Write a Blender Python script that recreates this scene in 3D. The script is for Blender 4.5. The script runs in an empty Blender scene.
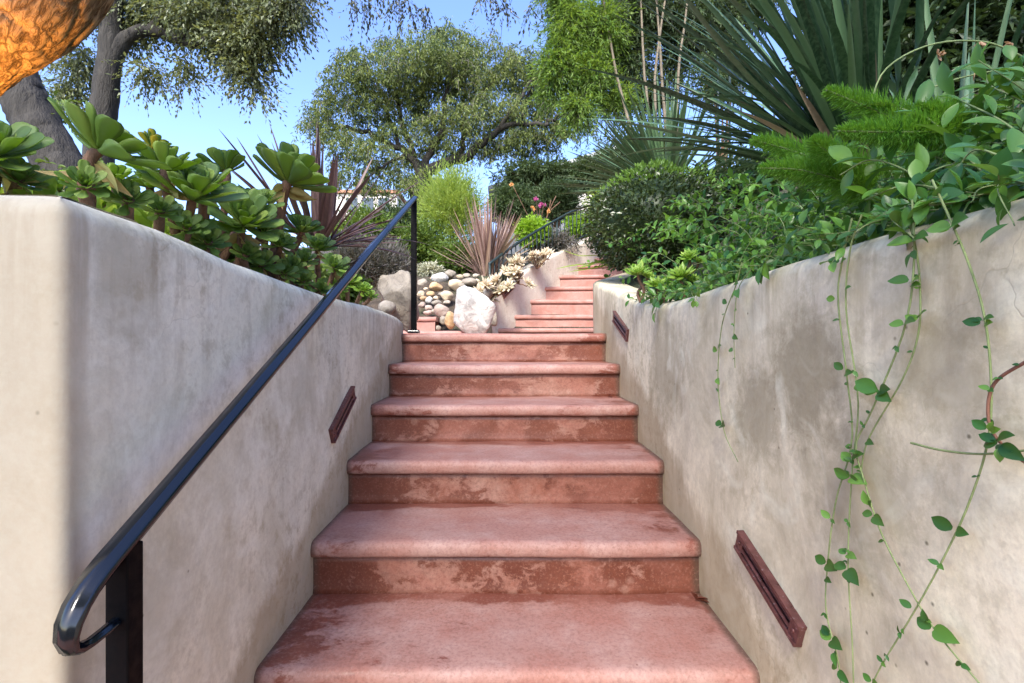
import bpy, math, random
import numpy as np
from mathutils import Vector, noise
R = math.radians
PI = math.pi
scn = bpy.context.scene
COL = scn.collection
rng = np.random.default_rng(7)
random.seed(7)

# ------------------------------------------------------------------ camera frame used to measure the place
F, CX, CY, EZ = 500.0, 502.0, 341.5, 1.464
def P(px, py, d):
    return np.array([(px - CX) * d / F, d, EZ - (py - CY) * d / F])
def WX(px, py, X):                       # the point with the given sideways offset
    return P(px, py, X * F / (px - CX))

# ------------------------------------------------------------------ node helpers
def mat(name):
    m = bpy.data.materials.new(name); m.use_nodes = True
    nt = m.node_tree; nt.nodes.clear()
    out = nt.nodes.new('ShaderNodeOutputMaterial')
    return m, nt, out
def N(nt, t, **kw):
    n = nt.nodes.new(t)
    for k, v in kw.items():
        if k in n.inputs: n.inputs[k].default_value = v
        else: setattr(n, k, v)
    return n
def L(nt, a, b): nt.links.new(a, b)
def ramp(nt, fac, stops, interp='LINEAR'):
    r = nt.nodes.new('ShaderNodeValToRGB'); r.color_ramp.interpolation = interp
    e = r.color_ramp.elements
    while len(e) < len(stops): e.new(0.5)
    for i, (p, c) in enumerate(stops):
        e[i].position = p
        if not isinstance(c, (tuple, list)): c = (c, c, c)
        e[i].color = (*c, 1)
    L(nt, fac, r.inputs[0]); return r.outputs[0]
def mix(nt, fac, a, b, mode='MIX'):
    m = nt.nodes.new('ShaderNodeMix'); m.data_type = 'RGBA'; m.blend_type = mode
    for s, v in ((0, fac), (6, a), (7, b)):
        if isinstance(v, (int, float)): m.inputs[s].default_value = v
        elif isinstance(v, tuple): m.inputs[s].default_value = (*v, 1)
        else: L(nt, v, m.inputs[s])
    return m.outputs[2]
def math_n(nt, op, a, b=0.0, clamp=False):
    m = nt.nodes.new('ShaderNodeMath'); m.operation = op; m.use_clamp = clamp
    for s, v in ((0, a), (1, b)):
        if isinstance(v, (int, float)): m.inputs[s].default_value = v
        else: L(nt, v, m.inputs[s])
    return m.outputs[0]
def noise_n(nt, vec, scale, detail=5, rough=.55, dist=0.0):
    n = N(nt, 'ShaderNodeTexNoise', Scale=scale, Detail=detail, Roughness=rough, Distortion=dist)
    if vec is not None: L(nt, vec, n.inputs['Vector'])
    return n.outputs['Fac']
def vscale(nt, vec, s, off=(0, 0, 0)):
    m = nt.nodes.new('ShaderNodeMapping'); m.inputs['Scale'].default_value = s
    m.inputs['Location'].default_value = off
    L(nt, vec, m.inputs['Vector']); return m.outputs[0]
def bump(nt, h, strength, dist, prev=None):
    b = N(nt, 'ShaderNodeBump', Strength=strength, Distance=dist)
    L(nt, h, b.inputs['Height'])
    if prev is not None: L(nt, prev, b.inputs['Normal'])
    return b.outputs[0]
def pos(nt): return nt.nodes.new('ShaderNodeNewGeometry').outputs['Position']
def objco(nt): return nt.nodes.new('ShaderNodeTexCoord').outputs['Object']

# ------------------------------------------------------------------ materials
def leaf_mat(name, cols, rough=.45, trans=.3, spec=.4, tcol=None, patch=0.0, patch_col=None):
    """cols: dark .. light colours, picked leaf by leaf"""
    m, nt, out = mat(name)
    g = nt.nodes.new('ShaderNodeNewGeometry')
    n = len(cols)
    c = ramp(nt, g.outputs['Random Per Island'], [(i / max(1, n - 1), cols[i]) for i in range(n)])
    nz = noise_n(nt, g.outputs['Position'], 2.3, 3)
    c = mix(nt, math_n(nt, 'MULTIPLY', ramp(nt, nz, [(.4, 0.0), (.62, 1.0)]), .45), c, patch_col or cols[-1])
    b = N(nt, 'ShaderNodeBsdfPrincipled', Roughness=rough); b.inputs['Specular IOR Level'].default_value = spec
    L(nt, c, b.inputs['Base Color'])
    t = nt.nodes.new('ShaderNodeBsdfTranslucent')
    tc = mix(nt, .5, c, tcol or (cols[-1][0] * 2.2, cols[-1][1] * 2.0, cols[-1][2] * .7))
    L(nt, tc, t.inputs['Color'])
    ms = nt.nodes.new('ShaderNodeMixShader'); ms.inputs[0].default_value = trans
    L(nt, b.outputs[0], ms.inputs[1]); L(nt, t.outputs[0], ms.inputs[2]); L(nt, ms.outputs[0], out.inputs[0])
    return m
M = {}
M['pepper'] = leaf_mat('pepper_leaf', [(.02, .036, .012), (.045, .075, .02), (.10, .14, .034), (.25, .29, .065)], .5, .3, .4, (.2, .3, .08))
M['oak'] = leaf_mat('oak_leaf', [(.025, .038, .018), (.06, .08, .035), (.13, .16, .07), (.22, .25, .13)], .4, .3)
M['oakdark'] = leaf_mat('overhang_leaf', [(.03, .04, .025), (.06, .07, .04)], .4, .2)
M['bamboo'] = leaf_mat('feathery_leaf', [(.025, .06, .015), (.06, .13, .022), (.12, .22, .035), (.22, .33, .06)], .45, .4)
M['darkleaf'] = leaf_mat('dark_leaf', [(.015, .03, .012), (.03, .055, .02), (.045, .08, .03)], .45, .2)
M['box'] = leaf_mat('boxwood_leaf', [(.012, .026, .008), (.028, .05, .014), (.06, .09, .025)], .35, .15, .5)
M['boxtip'] = leaf_mat('boxwood_young_leaf', [(.08, .16, .025), (.14, .24, .04)], .4, .35)
M['vinca'] = leaf_mat('periwinkle_leaf', [(.008, .045, .012), (.018, .08, .02), (.038, .135, .028), (.13, .26, .04)], .34, .25, .38)
M['vinlight'] = leaf_mat('young_periwinkle_leaf', [(.09, .22, .03), (.16, .33, .05)], .35, .4)
M['fern'] = leaf_mat('foxtail_needle', [(.04, .14, .012), (.08, .24, .022), (.17, .34, .045)], .5, .45)
M['limegreen'] = leaf_mat('lime_leaf', [(.12, .25, .02), (.22, .38, .03), (.32, .48, .06)], .5, .4)
M['bush'] = leaf_mat('yellowgreen_leaf', [(.08, .15, .02), (.17, .27, .04), (.28, .38, .07), (.36, .45, .12)], .5, .4)
M['ivy'] = leaf_mat('ivy_leaf', [(.022, .05, .012), (.05, .095, .02), (.10, .18, .03), (.17, .24, .05)], .4, .3)
M['lav'] = leaf_mat('lavender_leaf', [(.06, .07, .05), (.12, .12, .1), (.17, .15, .15)], .7, .2)
M['grey'] = leaf_mat('silver_leaf', [(.25, .29, .2), (.4, .42, .32), (.5, .48, .38)], .6, .2)
M['pale'] = leaf_mat('pale_rosette_leaf', [(.42, .42, .28), (.6, .57, .42), (.65, .52, .42)], .5, .25)
M['rosebr'] = leaf_mat('bright_rosette_leaf', [(.13, .26, .03), (.22, .37, .05), (.34, .47, .09)], .35, .35)
M['petalp'] = leaf_mat('pink_petal', [(.5, .06, .35), (.6, .2, .45)], .6, .4)
M['petaly'] = leaf_mat('yellow_petal', [(.7, .45, .12), (.75, .5, .3)], .6, .4)
M['dry'] = leaf_mat('dry_flower', [(.35, .22, .13), (.5, .33, .2)], .7, .3)
M['dryrose'] = leaf_mat('dry_rosette_leaf', [(.22, .12, .05), (.36, .24, .10), (.34, .34, .12)], .7, .3)
M['deadleaf'] = leaf_mat('dead_leaf', [(.12, .03, .02), (.16, .05, .03)], .4, .1)
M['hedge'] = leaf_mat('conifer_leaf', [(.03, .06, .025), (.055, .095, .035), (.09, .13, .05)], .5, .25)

def aeon_mat():
    m, nt, out = mat('rosette_leaf')
    g = nt.nodes.new('ShaderNodeNewGeometry')
    c = ramp(nt, g.outputs['Random Per Island'], [(0, (.075, .13, .035)), (.45, (.13, .21, .055)), (.75, (.20, .29, .07)), (1, (.32, .40, .10))])
    nz = noise_n(nt, g.outputs['Position'], 30, 4)
    c = mix(nt, ramp(nt, nz, [(.5, 0.0), (.75, .5)]), c, (.12, .22, .12))
    b = N(nt, 'ShaderNodeBsdfPrincipled', Roughness=.48); b.inputs['Specular IOR Level'].default_value = .35
    b.inputs['Subsurface Weight'].default_value = 0
    L(nt, c, b.inputs['Base Color'])
    L(nt, bump(nt, nz, .25, .003), b.inputs['Normal'])
    t = nt.nodes.new('ShaderNodeBsdfTranslucent'); t.inputs[0].default_value = (.52, .72, .06, 1)
    ms = nt.nodes.new('ShaderNodeMixShader'); ms.inputs[0].default_value = .38
    L(nt, b.outputs[0], ms.inputs[1]); L(nt, t.outputs[0], ms.inputs[2]); L(nt, ms.outputs[0], out.inputs[0])
    return m
M['aeon'] = aeon_mat()

def blade_mat(name, cols, edge, rough=.4, trans=.12):
    m, nt, out = mat(name)
    g = nt.nodes.new('ShaderNodeNewGeometry')
    n = len(cols)
    c = ramp(nt, g.outputs['Random Per Island'], [(i / (n - 1), cols[i]) for i in range(n)])
    nz = noise_n(nt, vscale(nt, g.outputs['Position'], (60, 60, 6)), 1.5, 4)
    c = mix(nt, ramp(nt, nz, [(.4, 0.0), (.7, .6)]), c, edge)
    b = N(nt, 'ShaderNodeBsdfPrincipled', Roughness=rough)
    L(nt, c, b.inputs['Base Color'])
    t = nt.nodes.new('ShaderNodeBsdfTranslucent'); L(nt, c, t.inputs[0])
    ms = nt.nodes.new('ShaderNodeMixShader'); ms.inputs[0].default_value = trans
    L(nt, b.outputs[0], ms.inputs[1]); L(nt, t.outputs[0], ms.inputs[2]); L(nt, ms.outputs[0], out.inputs[0])
    return m
M['flaxg'] = blade_mat('green_flax_blade', [(.01, .03, .014), (.02, .055, .024), (.045, .10, .042), (.12, .21, .10)], (.09, .16, .08), .38)
M['flaxr'] = blade_mat('bronze_flax_blade', [(.12, .065, .05), (.2, .11, .095), (.3, .2, .17), (.38, .26, .17)], (.33, .22, .17), .5)
M['flaxd'] = blade_mat('purple_flax_blade', [(.05, .03, .032), (.09, .045, .045), (.15, .085, .075)], (.16, .1, .08), .5)
M['yucca'] = blade_mat('yucca_blade', [(.03, .07, .03), (.06, .12, .05), (.11, .19, .08)], (.13, .2, .09), .4)
M['deadblade'] = blade_mat('dry_blade', [(.16, .11, .065), (.26, .19, .12), (.36, .28, .19)], (.28, .21, .14), .7)

def bark_mat(name, c0, c1, scale=9, strength=.9, stretch=(1, 1, .3)):
    m, nt, out = mat(name)
    p = vscale(nt, pos(nt), stretch)
    n1 = noise_n(nt, p, scale, 6, .65, .6)
    n2 = noise_n(nt, p, scale * 4, 4)
    h = math_n(nt, 'ADD', n1, math_n(nt, 'MULTIPLY', n2, .4))
    c = ramp(nt, n1, [(.32, c0), (.68, c1)])
    b = N(nt, 'ShaderNodeBsdfPrincipled', Roughness=.85); L(nt, c, b.inputs['Base Color'])
    L(nt, bump(nt, h, strength, .03), b.inputs['Normal']); L(nt, b.outputs[0], out.inputs[0]); return m
M['bark'] = bark_mat('bark', (.012, .010, .008), (.052, .046, .038), 14, 1.0)
M['barkpale'] = bark_mat('pale_bark', (.09, .08, .07), (.26, .235, .2), 12)
M['barknear'] = bark_mat('near_bark', (.05, .03, .018), (.40, .27, .15), 22, .8, (.6, 1, .8))
def near_bark():
    m, nt, out = mat('near_bark'); p = pos(nt)
    cmb = nt.nodes.new('ShaderNodeCombineXYZ')
    for i, (v, k_) in enumerate((((.60, -.15, .78), 5), ((.1, 1, .1), 30), ((-.78, .05, .60), 30))):
        d = nt.nodes.new('ShaderNodeVectorMath'); d.operation = 'DOT_PRODUCT'; L(nt, p, d.inputs[0]); d.inputs[1].default_value = tuple(q * k_ for q in v); L(nt, d.outputs['Value'], cmb.inputs[i])
    nz = N(nt, 'ShaderNodeTexNoise', Scale=1.1, Detail=5.0); L(nt, cmb.outputs[0], nz.inputs['Vector'])
    ad = nt.nodes.new('ShaderNodeVectorMath'); ad.operation = 'ADD'; ms_ = nt.nodes.new('ShaderNodeVectorMath'); ms_.operation = 'SCALE'; ms_.inputs['Scale'].default_value = 2.0; L(nt, nz.outputs['Color'], ms_.inputs[0]); L(nt, cmb.outputs[0], ad.inputs[0]); L(nt, ms_.outputs[0], ad.inputs[1])
    v = N(nt, 'ShaderNodeTexVoronoi', feature='DISTANCE_TO_EDGE', Scale=1.0); L(nt, ad.outputs[0], v.inputs['Vector'])
    v2 = N(nt, 'ShaderNodeTexVoronoi', feature='DISTANCE_TO_EDGE', Scale=2.7); L(nt, ad.outputs[0], v2.inputs['Vector'])
    crack = ramp(nt, v.outputs['Distance'], [(0, .25), (.16, 1.0)]); crack2 = ramp(nt, v2.outputs['Distance'], [(0, 0.0), (.08, 1.0)])
    fine = noise_n(nt, p, 90, 6, .7)
    h = math_n(nt, 'ADD', math_n(nt, 'ADD', crack, math_n(nt, 'MULTIPLY', crack2, .35)), math_n(nt, 'MULTIPLY', fine, .35))
    c = mix(nt, crack, (.05, .028, .015), mix(nt, crack2, (.22, .13, .07), mix(nt, fine, (.28, .17, .09), (.44, .31, .19))))
    b = N(nt, 'ShaderNodeBsdfPrincipled', Roughness=1.0); b.inputs['Specular IOR Level'].default_value = .05; L(nt, c, b.inputs['Base Color'])
    L(nt, bump(nt, h, .45, .006), b.inputs['Normal']); L(nt, b.outputs[0], out.inputs[0]); return m
M['barknear'] = near_bark()
M['stem'] = bark_mat('brown_stem', (.09, .05, .03), (.22, .12, .07), 60, .4)
M['vstem'] = bark_mat('green_stem', (.12, .17, .06), (.24, .3, .12), 60, .2)
M['culm'] = bark_mat('culm', (.08, .065, .045), (.22, .18, .12), 30, .3)
M['vstembrown'] = bark_mat('reddish_twig', (.14, .06, .04), (.22, .1, .06), 60, .3)

def stucco_mat(name, warm, grey, dark, stain_bias=0.0, mould=(.3, .25, .14), face=None, side_dirt=True, patches=()):
    m, nt, out = mat(name)
    p = pos(nt)
    n1 = noise_n(nt, vscale(nt, p, (1, 1, .75)), 2.4, 7, .66, .7)
    c = mix(nt, ramp(nt, n1, [(.32, 0.0), (.62, 1.0)]), warm, grey)
    n2 = noise_n(nt, vscale(nt, p, (1.3, 1.3, .8), (3, 1, 2)), 3.6, 9, .74, .4)
    c = mix(nt, ramp(nt, n2, [(.47 - stain_bias, 0.0), (.70, .7)]), c, dark)
    for (a_, b_, c_, r_, st_) in patches:                 # mould and scuffs with places of their own
        ds_ = nt.nodes.new('ShaderNodeVectorMath'); ds_.operation = 'DISTANCE'; L(nt, p, ds_.inputs[0]); ds_.inputs[1].default_value = (a_, b_, c_)
        nf = noise_n(nt, vscale(nt, p, (1, 1, 1), (a_, b_ * 3, c_)), 15, 8, .78, .3)
        dd = math_n(nt, 'SUBTRACT', math_n(nt, 'MULTIPLY', nf, 1.7), math_n(nt, 'DIVIDE', ds_.outputs['Value'], r_))
        c = mix(nt, ramp(nt, dd, [(.0, 0.0), (.45, st_)]), c, tuple(v * .8 for v in dark))
    n3 = noise_n(nt, p, 26, 5, .7)
    n3b = noise_n(nt, vscale(nt, p, (1, 1, 1), (7, 7, 7)), 1.6, 2)
    spots = math_n(nt, 'MULTIPLY', ramp(nt, n3, [(.50, 0.0), (.64, 1.0)]), ramp(nt, n3b, [(.42, .12), (.62, .6)]))
    c = mix(nt, spots, c, mould)
    n4 = noise_n(nt, vscale(nt, p, (1, 1, 1), (2, 9, 4)), 5.5, 3, .5, 1.5)      # lighter trowel marks
    c = mix(nt, ramp(nt, n4, [(.55, 0.0), (.7, .4)]), c, tuple(min(.8, v * 1.22) for v in warm))
    n8 = noise_n(nt, vscale(nt, p, (2.0, 2.0, .8), (1, 5, 0)), 4.4, 8, .72)         # damp runs down the face
    c = mix(nt, ramp(nt, n8, [(.58, 0.0), (.78, .2)]), c, tuple(v * .62 for v in dark))
    if side_dirt:                                          # splash dirt along the steps, drips under the coping
        sp0 = nt.nodes.new('ShaderNodeSeparateXYZ'); L(nt, p, sp0.inputs[0])
        ds = math_n(nt, 'SUBTRACT', sp0.outputs[2], math_n(nt, 'ADD', math_n(nt, 'MULTIPLY', sp0.outputs[1], .4732), .107))
        ds = math_n(nt, 'ADD', ds, math_n(nt, 'MULTIPLY', math_n(nt, 'SUBTRACT', n2, .3), -.30))
        c = mix(nt, ramp(nt, ds, [(0.0, .6), (.07, 0.0)]), c, (.30, .22, .12))
        dr = noise_n(nt, vscale(nt, p, (9, 9, .8)), 2.6, 5, .65)
        tp = ramp(nt, math_n(nt, 'SUBTRACT', sp0.outputs[2], 1.0), [(.30, 0.0), (.62, 1.0)])
        c = mix(nt, math_n(nt, 'MULTIPLY', math_n(nt, 'MULTIPLY', tp, ramp(nt, dr, [(.50, 0.0), (.66, 1.0)])), .5), c, (.27, .22, .14))
    v = N(nt, 'ShaderNodeTexVoronoi', feature='DISTANCE_TO_EDGE', Scale=2.6)
    wv = nt.nodes.new('ShaderNodeVectorMath'); wv.operation = 'ADD'
    nn = N(nt, 'ShaderNodeTexNoise', Scale=4.0, Detail=4); L(nt, p, nn.inputs['Vector'])
    sc = nt.nodes.new('ShaderNodeVectorMath'); sc.operation = 'SCALE'; sc.inputs['Scale'].default_value = .35
    L(nt, nn.outputs['Color'], sc.inputs[0]); L(nt, p, wv.inputs[0]); L(nt, sc.outputs[0], wv.inputs[1])
    L(nt, wv.outputs[0], v.inputs['Vector'])
    crack = math_n(nt, 'MULTIPLY', ramp(nt, v.outputs['Distance'], [(0, 1.0), (.0035, 0.0)]), ramp(nt, n3b, [(.45, 0.0), (.6, .3)]))
    c = mix(nt, crack, c, tuple(x * .5 for x in dark))
    if face:                                                       # warm lamplight painted into the front face's colour
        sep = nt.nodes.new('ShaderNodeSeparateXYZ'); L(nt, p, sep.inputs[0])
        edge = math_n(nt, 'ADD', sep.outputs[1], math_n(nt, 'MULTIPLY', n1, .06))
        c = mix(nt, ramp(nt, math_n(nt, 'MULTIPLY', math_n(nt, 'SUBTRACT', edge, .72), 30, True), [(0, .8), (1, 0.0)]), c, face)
    gr = noise_n(nt, p, 75, 6, .75)
    c = mix(nt, ramp(nt, gr, [(.38, .28), (.56, 0.0)]), c, tuple(v * .55 for v in warm))
    vp = N(nt, 'ShaderNodeTexVoronoi', Scale=21.0); L(nt, p, vp.inputs['Vector'])          # pits and dings
    pit = math_n(nt, 'MULTIPLY', ramp(nt, vp.outputs['Distance'], [(.03, 1.0), (.09, 0.0)]), ramp(nt, noise_n(nt, p, 3.3, 3), [(.52, 0.0), (.58, .8)]))
    c = mix(nt, pit, c, tuple(v * .45 for v in dark))
    b = N(nt, 'ShaderNodeBsdfPrincipled', Roughness=.88); L(nt, c, b.inputs['Base Color'])
    b.inputs['Specular IOR Level'].default_value = .25
    n5 = noise_n(nt, p, 7, 5, .6); n6 = noise_n(nt, p, 140, 3)
    h = bump(nt, n5, .2, .02); h = bump(nt, n6, .15, .002, h); h = bump(nt, math_n(nt, 'SUBTRACT', 1.0, crack), .3, .004, h)
    L(nt, h, b.inputs['Normal']); L(nt, b.outputs[0], out.inputs[0]); return m
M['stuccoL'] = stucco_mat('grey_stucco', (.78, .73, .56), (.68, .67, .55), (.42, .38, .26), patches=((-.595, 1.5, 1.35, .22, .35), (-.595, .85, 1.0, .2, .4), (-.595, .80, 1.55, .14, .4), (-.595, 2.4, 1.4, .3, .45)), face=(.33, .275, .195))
M['stuccoR'] = stucco_mat('cream_stucco', (.80, .72, .51), (.76, .69, .50), (.25, .21, .12), .10, patches=((.62, 1.03, 1.40, .20, .7), (.62, 1.22, 1.28, .18, .6), (.62, .86, 1.20, .22, .5), (.62, 1.9, 1.38, .3, .5), (.62, .70, 1.42, .12, .45), (.62, 2.9, 1.55, .3, .4)))
M['stuccoF'] = stucco_mat('pale_stucco', (.74, .66, .55), (.7, .64, .55), (.55, .42, .32), side_dirt=False)

def stair_mat(name, worn, rd=((.24, .062, .036), (.34, .115, .07)), pk=((.47, .26, .23), (.57, .42, .395)), back=False, side=True):
    """worn: how much of the red skin has faded to chalky pink"""
    m, nt, out = mat(name)
    p = pos(nt)
    big = noise_n(nt, vscale(nt, p, (.8, 1.3, 1.3)), 2.6, 4, .55, .6)
    mid = noise_n(nt, vscale(nt, p, (1, 1.6, 1.6), (4, 2, 1)), 10, 9, .74, .35)
    g = nt.nodes.new('ShaderNodeNewGeometry')
    sep = nt.nodes.new('ShaderNodeSeparateXYZ'); L(nt, p, sep.inputs[0])
    # faded where feet go: less towards the two walls
    ax = math_n(nt, 'ABSOLUTE', math_n(nt, 'SUBTRACT', sep.outputs[0], .01))
    edge = ramp(nt, ax, [(.35, 0.0), (.62, 1.0 if side else 0.0)])
    f = math_n(nt, 'ADD', math_n(nt, 'MULTIPLY', big, .55), math_n(nt, 'MULTIPLY', mid, .75))
    f = math_n(nt, 'SUBTRACT', f, math_n(nt, 'MULTIPLY', edge, .14))
    if back:                                             # redder, less faded towards the back of each tread
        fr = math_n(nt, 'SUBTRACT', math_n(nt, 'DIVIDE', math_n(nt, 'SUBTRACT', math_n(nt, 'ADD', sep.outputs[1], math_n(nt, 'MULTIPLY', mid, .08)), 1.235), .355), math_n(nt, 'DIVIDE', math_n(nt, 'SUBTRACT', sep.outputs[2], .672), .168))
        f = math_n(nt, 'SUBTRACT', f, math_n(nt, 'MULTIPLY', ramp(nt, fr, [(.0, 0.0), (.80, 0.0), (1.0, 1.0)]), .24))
    mask = ramp(nt, f, [(.66 - worn, 0.0), (.70 - worn, .75), (.80 - worn, 1.0)])
    red = mix(nt, ramp(nt, noise_n(nt, p, 5, 5, .6), [(.35, 0.0), (.7, 1.0)]), rd[0], rd[1])
    pink = mix(nt, ramp(nt, noise_n(nt, p, 6.5, 6, .65), [(.35, 0.0), (.68, 1.0)]), pk[0], pk[1])
    c = mix(nt, mask, red, pink)
    # a wet looking salmon wash with soft borders
    wash = ramp(nt, noise_n(nt, vscale(nt, p, (1, 1, 1), (9, 3, 5)), 4.2, 3, .5, .8), [(.5, 0.0), (.62, .55)])
    c = mix(nt, wash, c, tuple(v * .96 for v in pk[0]) if back else (.30, .12, .085))
    # small chips and specks
    v = N(nt, 'ShaderNodeTexVoronoi', Scale=38.0); L(nt, p, v.inputs['Vector'])
    sp = math_n(nt, 'MULTIPLY', ramp(nt, v.outputs['Distance'], [(.07, 1.0), (.16, 0.0)]), ramp(nt, noise_n(nt, p, 7, 2), [(.55, 0.0), (.62, .8)]))
    c = mix(nt, sp, c, (.17, .06, .045))
    v2 = N(nt, 'ShaderNodeTexVoronoi', Scale=13.0); L(nt, vscale(nt, p, (1, 1, 1), (3, 3, 3)), v2.inputs['Vector'])
    blot = math_n(nt, 'MULTIPLY', ramp(nt, math_n(nt, 'ADD', v2.outputs['Distance'], math_n(nt, 'MULTIPLY', mid, .25)), [(.26, 1.0), (.36, 0.0)]), ramp(nt, noise_n(nt, vscale(nt, p, (1, 1, 1), (5, 8, 3)), 3.4, 2), [(.53, 0.0), (.58, .15)]))
    c = mix(nt, blot, c, (.58, .40, .31))
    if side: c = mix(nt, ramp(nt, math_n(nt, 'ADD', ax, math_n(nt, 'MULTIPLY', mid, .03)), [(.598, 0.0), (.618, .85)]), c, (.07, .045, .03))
    gr = noise_n(nt, p, 95, 6, .75)
    c = mix(nt, ramp(nt, gr, [(.36, .4), (.55, 0.0)]), c, tuple(v * .55 for v in rd[1]))
    gl = noise_n(nt, vscale(nt, p, (1, 1, 1), (2, 2, 2)), 120, 5, .7)
    c = mix(nt, ramp(nt, gl, [(.52, 0.0), (.68, .35)]), c, pk[1])
    b = N(nt, 'ShaderNodeBsdfPrincipled'); L(nt, c, b.inputs['Base Color'])
    L(nt, ramp(nt, mask, [(0, .38), (1, .58)]), b.inputs['Roughness']); b.inputs['Specular IOR Level'].default_value = .4
    h = bump(nt, mid, .22, .006); h = bump(nt, noise_n(nt, p, 160, 3), .12, .002, h)
    h = bump(nt, noise_n(nt, p, 5, 3), .3, .02, h)
    L(nt, h, b.inputs['Normal']); L(nt, b.outputs[0], out.inputs[0]); return m
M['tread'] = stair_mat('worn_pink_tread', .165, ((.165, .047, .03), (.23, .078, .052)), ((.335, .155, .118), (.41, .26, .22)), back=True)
M['upstep'] = stair_mat('pale_pink_step', .22, ((.30, .11, .08), (.36, .15, .11)), ((.37, .17, .135), (.42, .25, .215)), side=False)
M['riser'] = stair_mat('red_riser', .03, ((.115, .03, .016), (.17, .054, .03)), ((.245, .09, .056), (.34, .19, .145)))

def rock_mat(name, c0, c1, scale=10, vein=None):
    m, nt, out = mat(name)
    p = objco(nt)
    oi = nt.nodes.new('ShaderNodeObjectInfo')
    ad = nt.nodes.new('ShaderNodeVectorMath'); ad.operation = 'ADD'; L(nt, p, ad.inputs[0])
    cmb = nt.nodes.new('ShaderNodeCombineXYZ'); L(nt, math_n(nt, 'MULTIPLY', oi.outputs['Random'], 20), cmb.inputs[0]); L(nt, cmb.outputs[0], ad.inputs[1])
    n1 = noise_n(nt, ad.outputs[0], scale, 7, .65, .5); n2 = noise_n(nt, ad.outputs[0], scale * 6, 4, .7)
    c = mix(nt, ramp(nt, n1, [(.33, 0.0), (.66, 1.0)]), c0, c1)
    c = mix(nt, ramp(nt, n2, [(.55, 0.0), (.75, .5)]), c, tuple(v * .45 for v in c0))
    hsv = nt.nodes.new('ShaderNodeHueSaturation'); L(nt, c, hsv.inputs['Color'])
    L(nt, math_n(nt, 'ADD', math_n(nt, 'MULTIPLY', oi.outputs['Random'], .5), .78), hsv.inputs['Value'])
    c = hsv.outputs[0]
    if vein:
        n3 = noise_n(nt, ad.outputs[0], scale * .8, 6, .6, 1.5)
        c = mix(nt, ramp(nt, n3, [(.52, 0.0), (.6, .7)]), c, vein)
    b = N(nt, 'ShaderNodeBsdfPrincipled', Roughness=.85); L(nt, c, b.inputs['Base Color'])
    h = bump(nt, n1, .7, .03); h = bump(nt, n2, .5, .006, h)
    L(nt, h, b.inputs['Normal']); L(nt, b.outputs[0], out.inputs[0]); return m
M['rwhite'] = rock_mat('white_rock', (.33, .32, .30), (.56, .545, .50), 9, (.22, .22, .21))
M['rgrey'] = rock_mat('grey_rock', (.20, .17, .135), (.38, .33, .26))
M['rtan'] = rock_mat('tan_rock', (.34, .21, .10), (.50, .35, .2))
M['rcream'] = rock_mat('cream_rock', (.42, .33, .21), (.58, .48, .34))
M['rpink'] = rock_mat('pinkish_rock', (.34, .25, .2), (.46, .36, .3))

def metal_mat(name, col, rough, metallic=0.0, speck=None):
    m, nt, out = mat(name)
    p = pos(nt)
    b = N(nt, 'ShaderNodeBsdfPrincipled', Metallic=metallic); b.inputs['Specular IOR Level'].default_value = .5 if speck else .28
    n1 = noise_n(nt, p, 45, 5, .6)
    if name == 'black_paint': b.inputs['Specular IOR Level'].default_value = .6
    if name == 'black_matt_paint': b.inputs['Specular IOR Level'].default_value = .1
    L(nt, ramp(nt, n1, [(.3, rough * .7), (.7, min(1, rough * 1.5))]), b.inputs['Roughness'])
    if speck:
        n2 = noise_n(nt, p, 120, 4, .7)
        L(nt, mix(nt, ramp(nt, n2, [(.60, 0.0), (.70, .7)]), mix(nt, ramp(nt, n1, [(.35, 0.0), (.65, 1.0)]), col, tuple(v * 1.8 for v in col)), speck), b.inputs['Base Color'])
    else: b.inputs['Base Color'].default_value = (*col, 1)
    L(nt, bump(nt, n1, .1, .002), b.inputs['Normal']); L(nt, b.outputs[0], out.inputs[0]); return m
M['blackpost'] = metal_mat('black_matt_paint', (.0015, .0015, .002), .55)
M['black'] = metal_mat('black_paint', (.004, .006, .009), .13, 0.0, None)
M['copper'] = metal_mat('aged_copper', (.10, .04, .036), .36, .5, (.42, .34, .36))
M['rail_green'] = metal_mat('dark_green_rail', (.02, .035, .035), .4)
M['lens'] = metal_mat('dark_louvre', (.02, .012, .012), .4)

def ground_mat():
    m, nt, out = mat('soil')
    p = pos(nt)
    n1 = noise_n(nt, p, 1.2, 6, .6); n2 = noise_n(nt, p, 18, 6, .7)
    c = mix(nt, ramp(nt, n2, [(.35, 0.0), (.65, 1.0)]), (.03, .022, .015), (.11, .08, .055))
    c = mix(nt, ramp(nt, n1, [(.48, 0.0), (.6, .6)]), c, (.05, .08, .025))
    b = N(nt, 'ShaderNodeBsdfPrincipled', Roughness=.95); L(nt, c, b.inputs['Base Color'])
    L(nt, bump(nt, n2, 1, .05), b.inputs['Normal']); L(nt, b.outputs[0], out.inputs[0]); return m
M['soil'] = ground_mat()
def simple(name, c, rough=.8, sc=20):
    m, nt, out = mat(name)
    n1 = noise_n(nt, pos(nt), sc, 5)
    b = N(nt, 'ShaderNodeBsdfPrincipled', Roughness=rough)
    L(nt, mix(nt, ramp(nt, n1, [(.35, 0.0), (.65, 1.0)]), tuple(v * .8 for v in c), c), b.inputs['Base Color'])
    L(nt, b.outputs[0], out.inputs[0]); return m
M['roofwhite'] = simple('house_wall', (.7, .66, .6)); M['tile'] = simple('roof_tile', (.42, .2, .12))
M['glass'] = simple('window_glass', (.05, .07, .09), .1); M['roofgrey'] = simple('metal_roof', (.5, .52, .52), .5)
M['paving'] = simple('terracotta_paving', (.42, .17, .12), .6)

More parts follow.
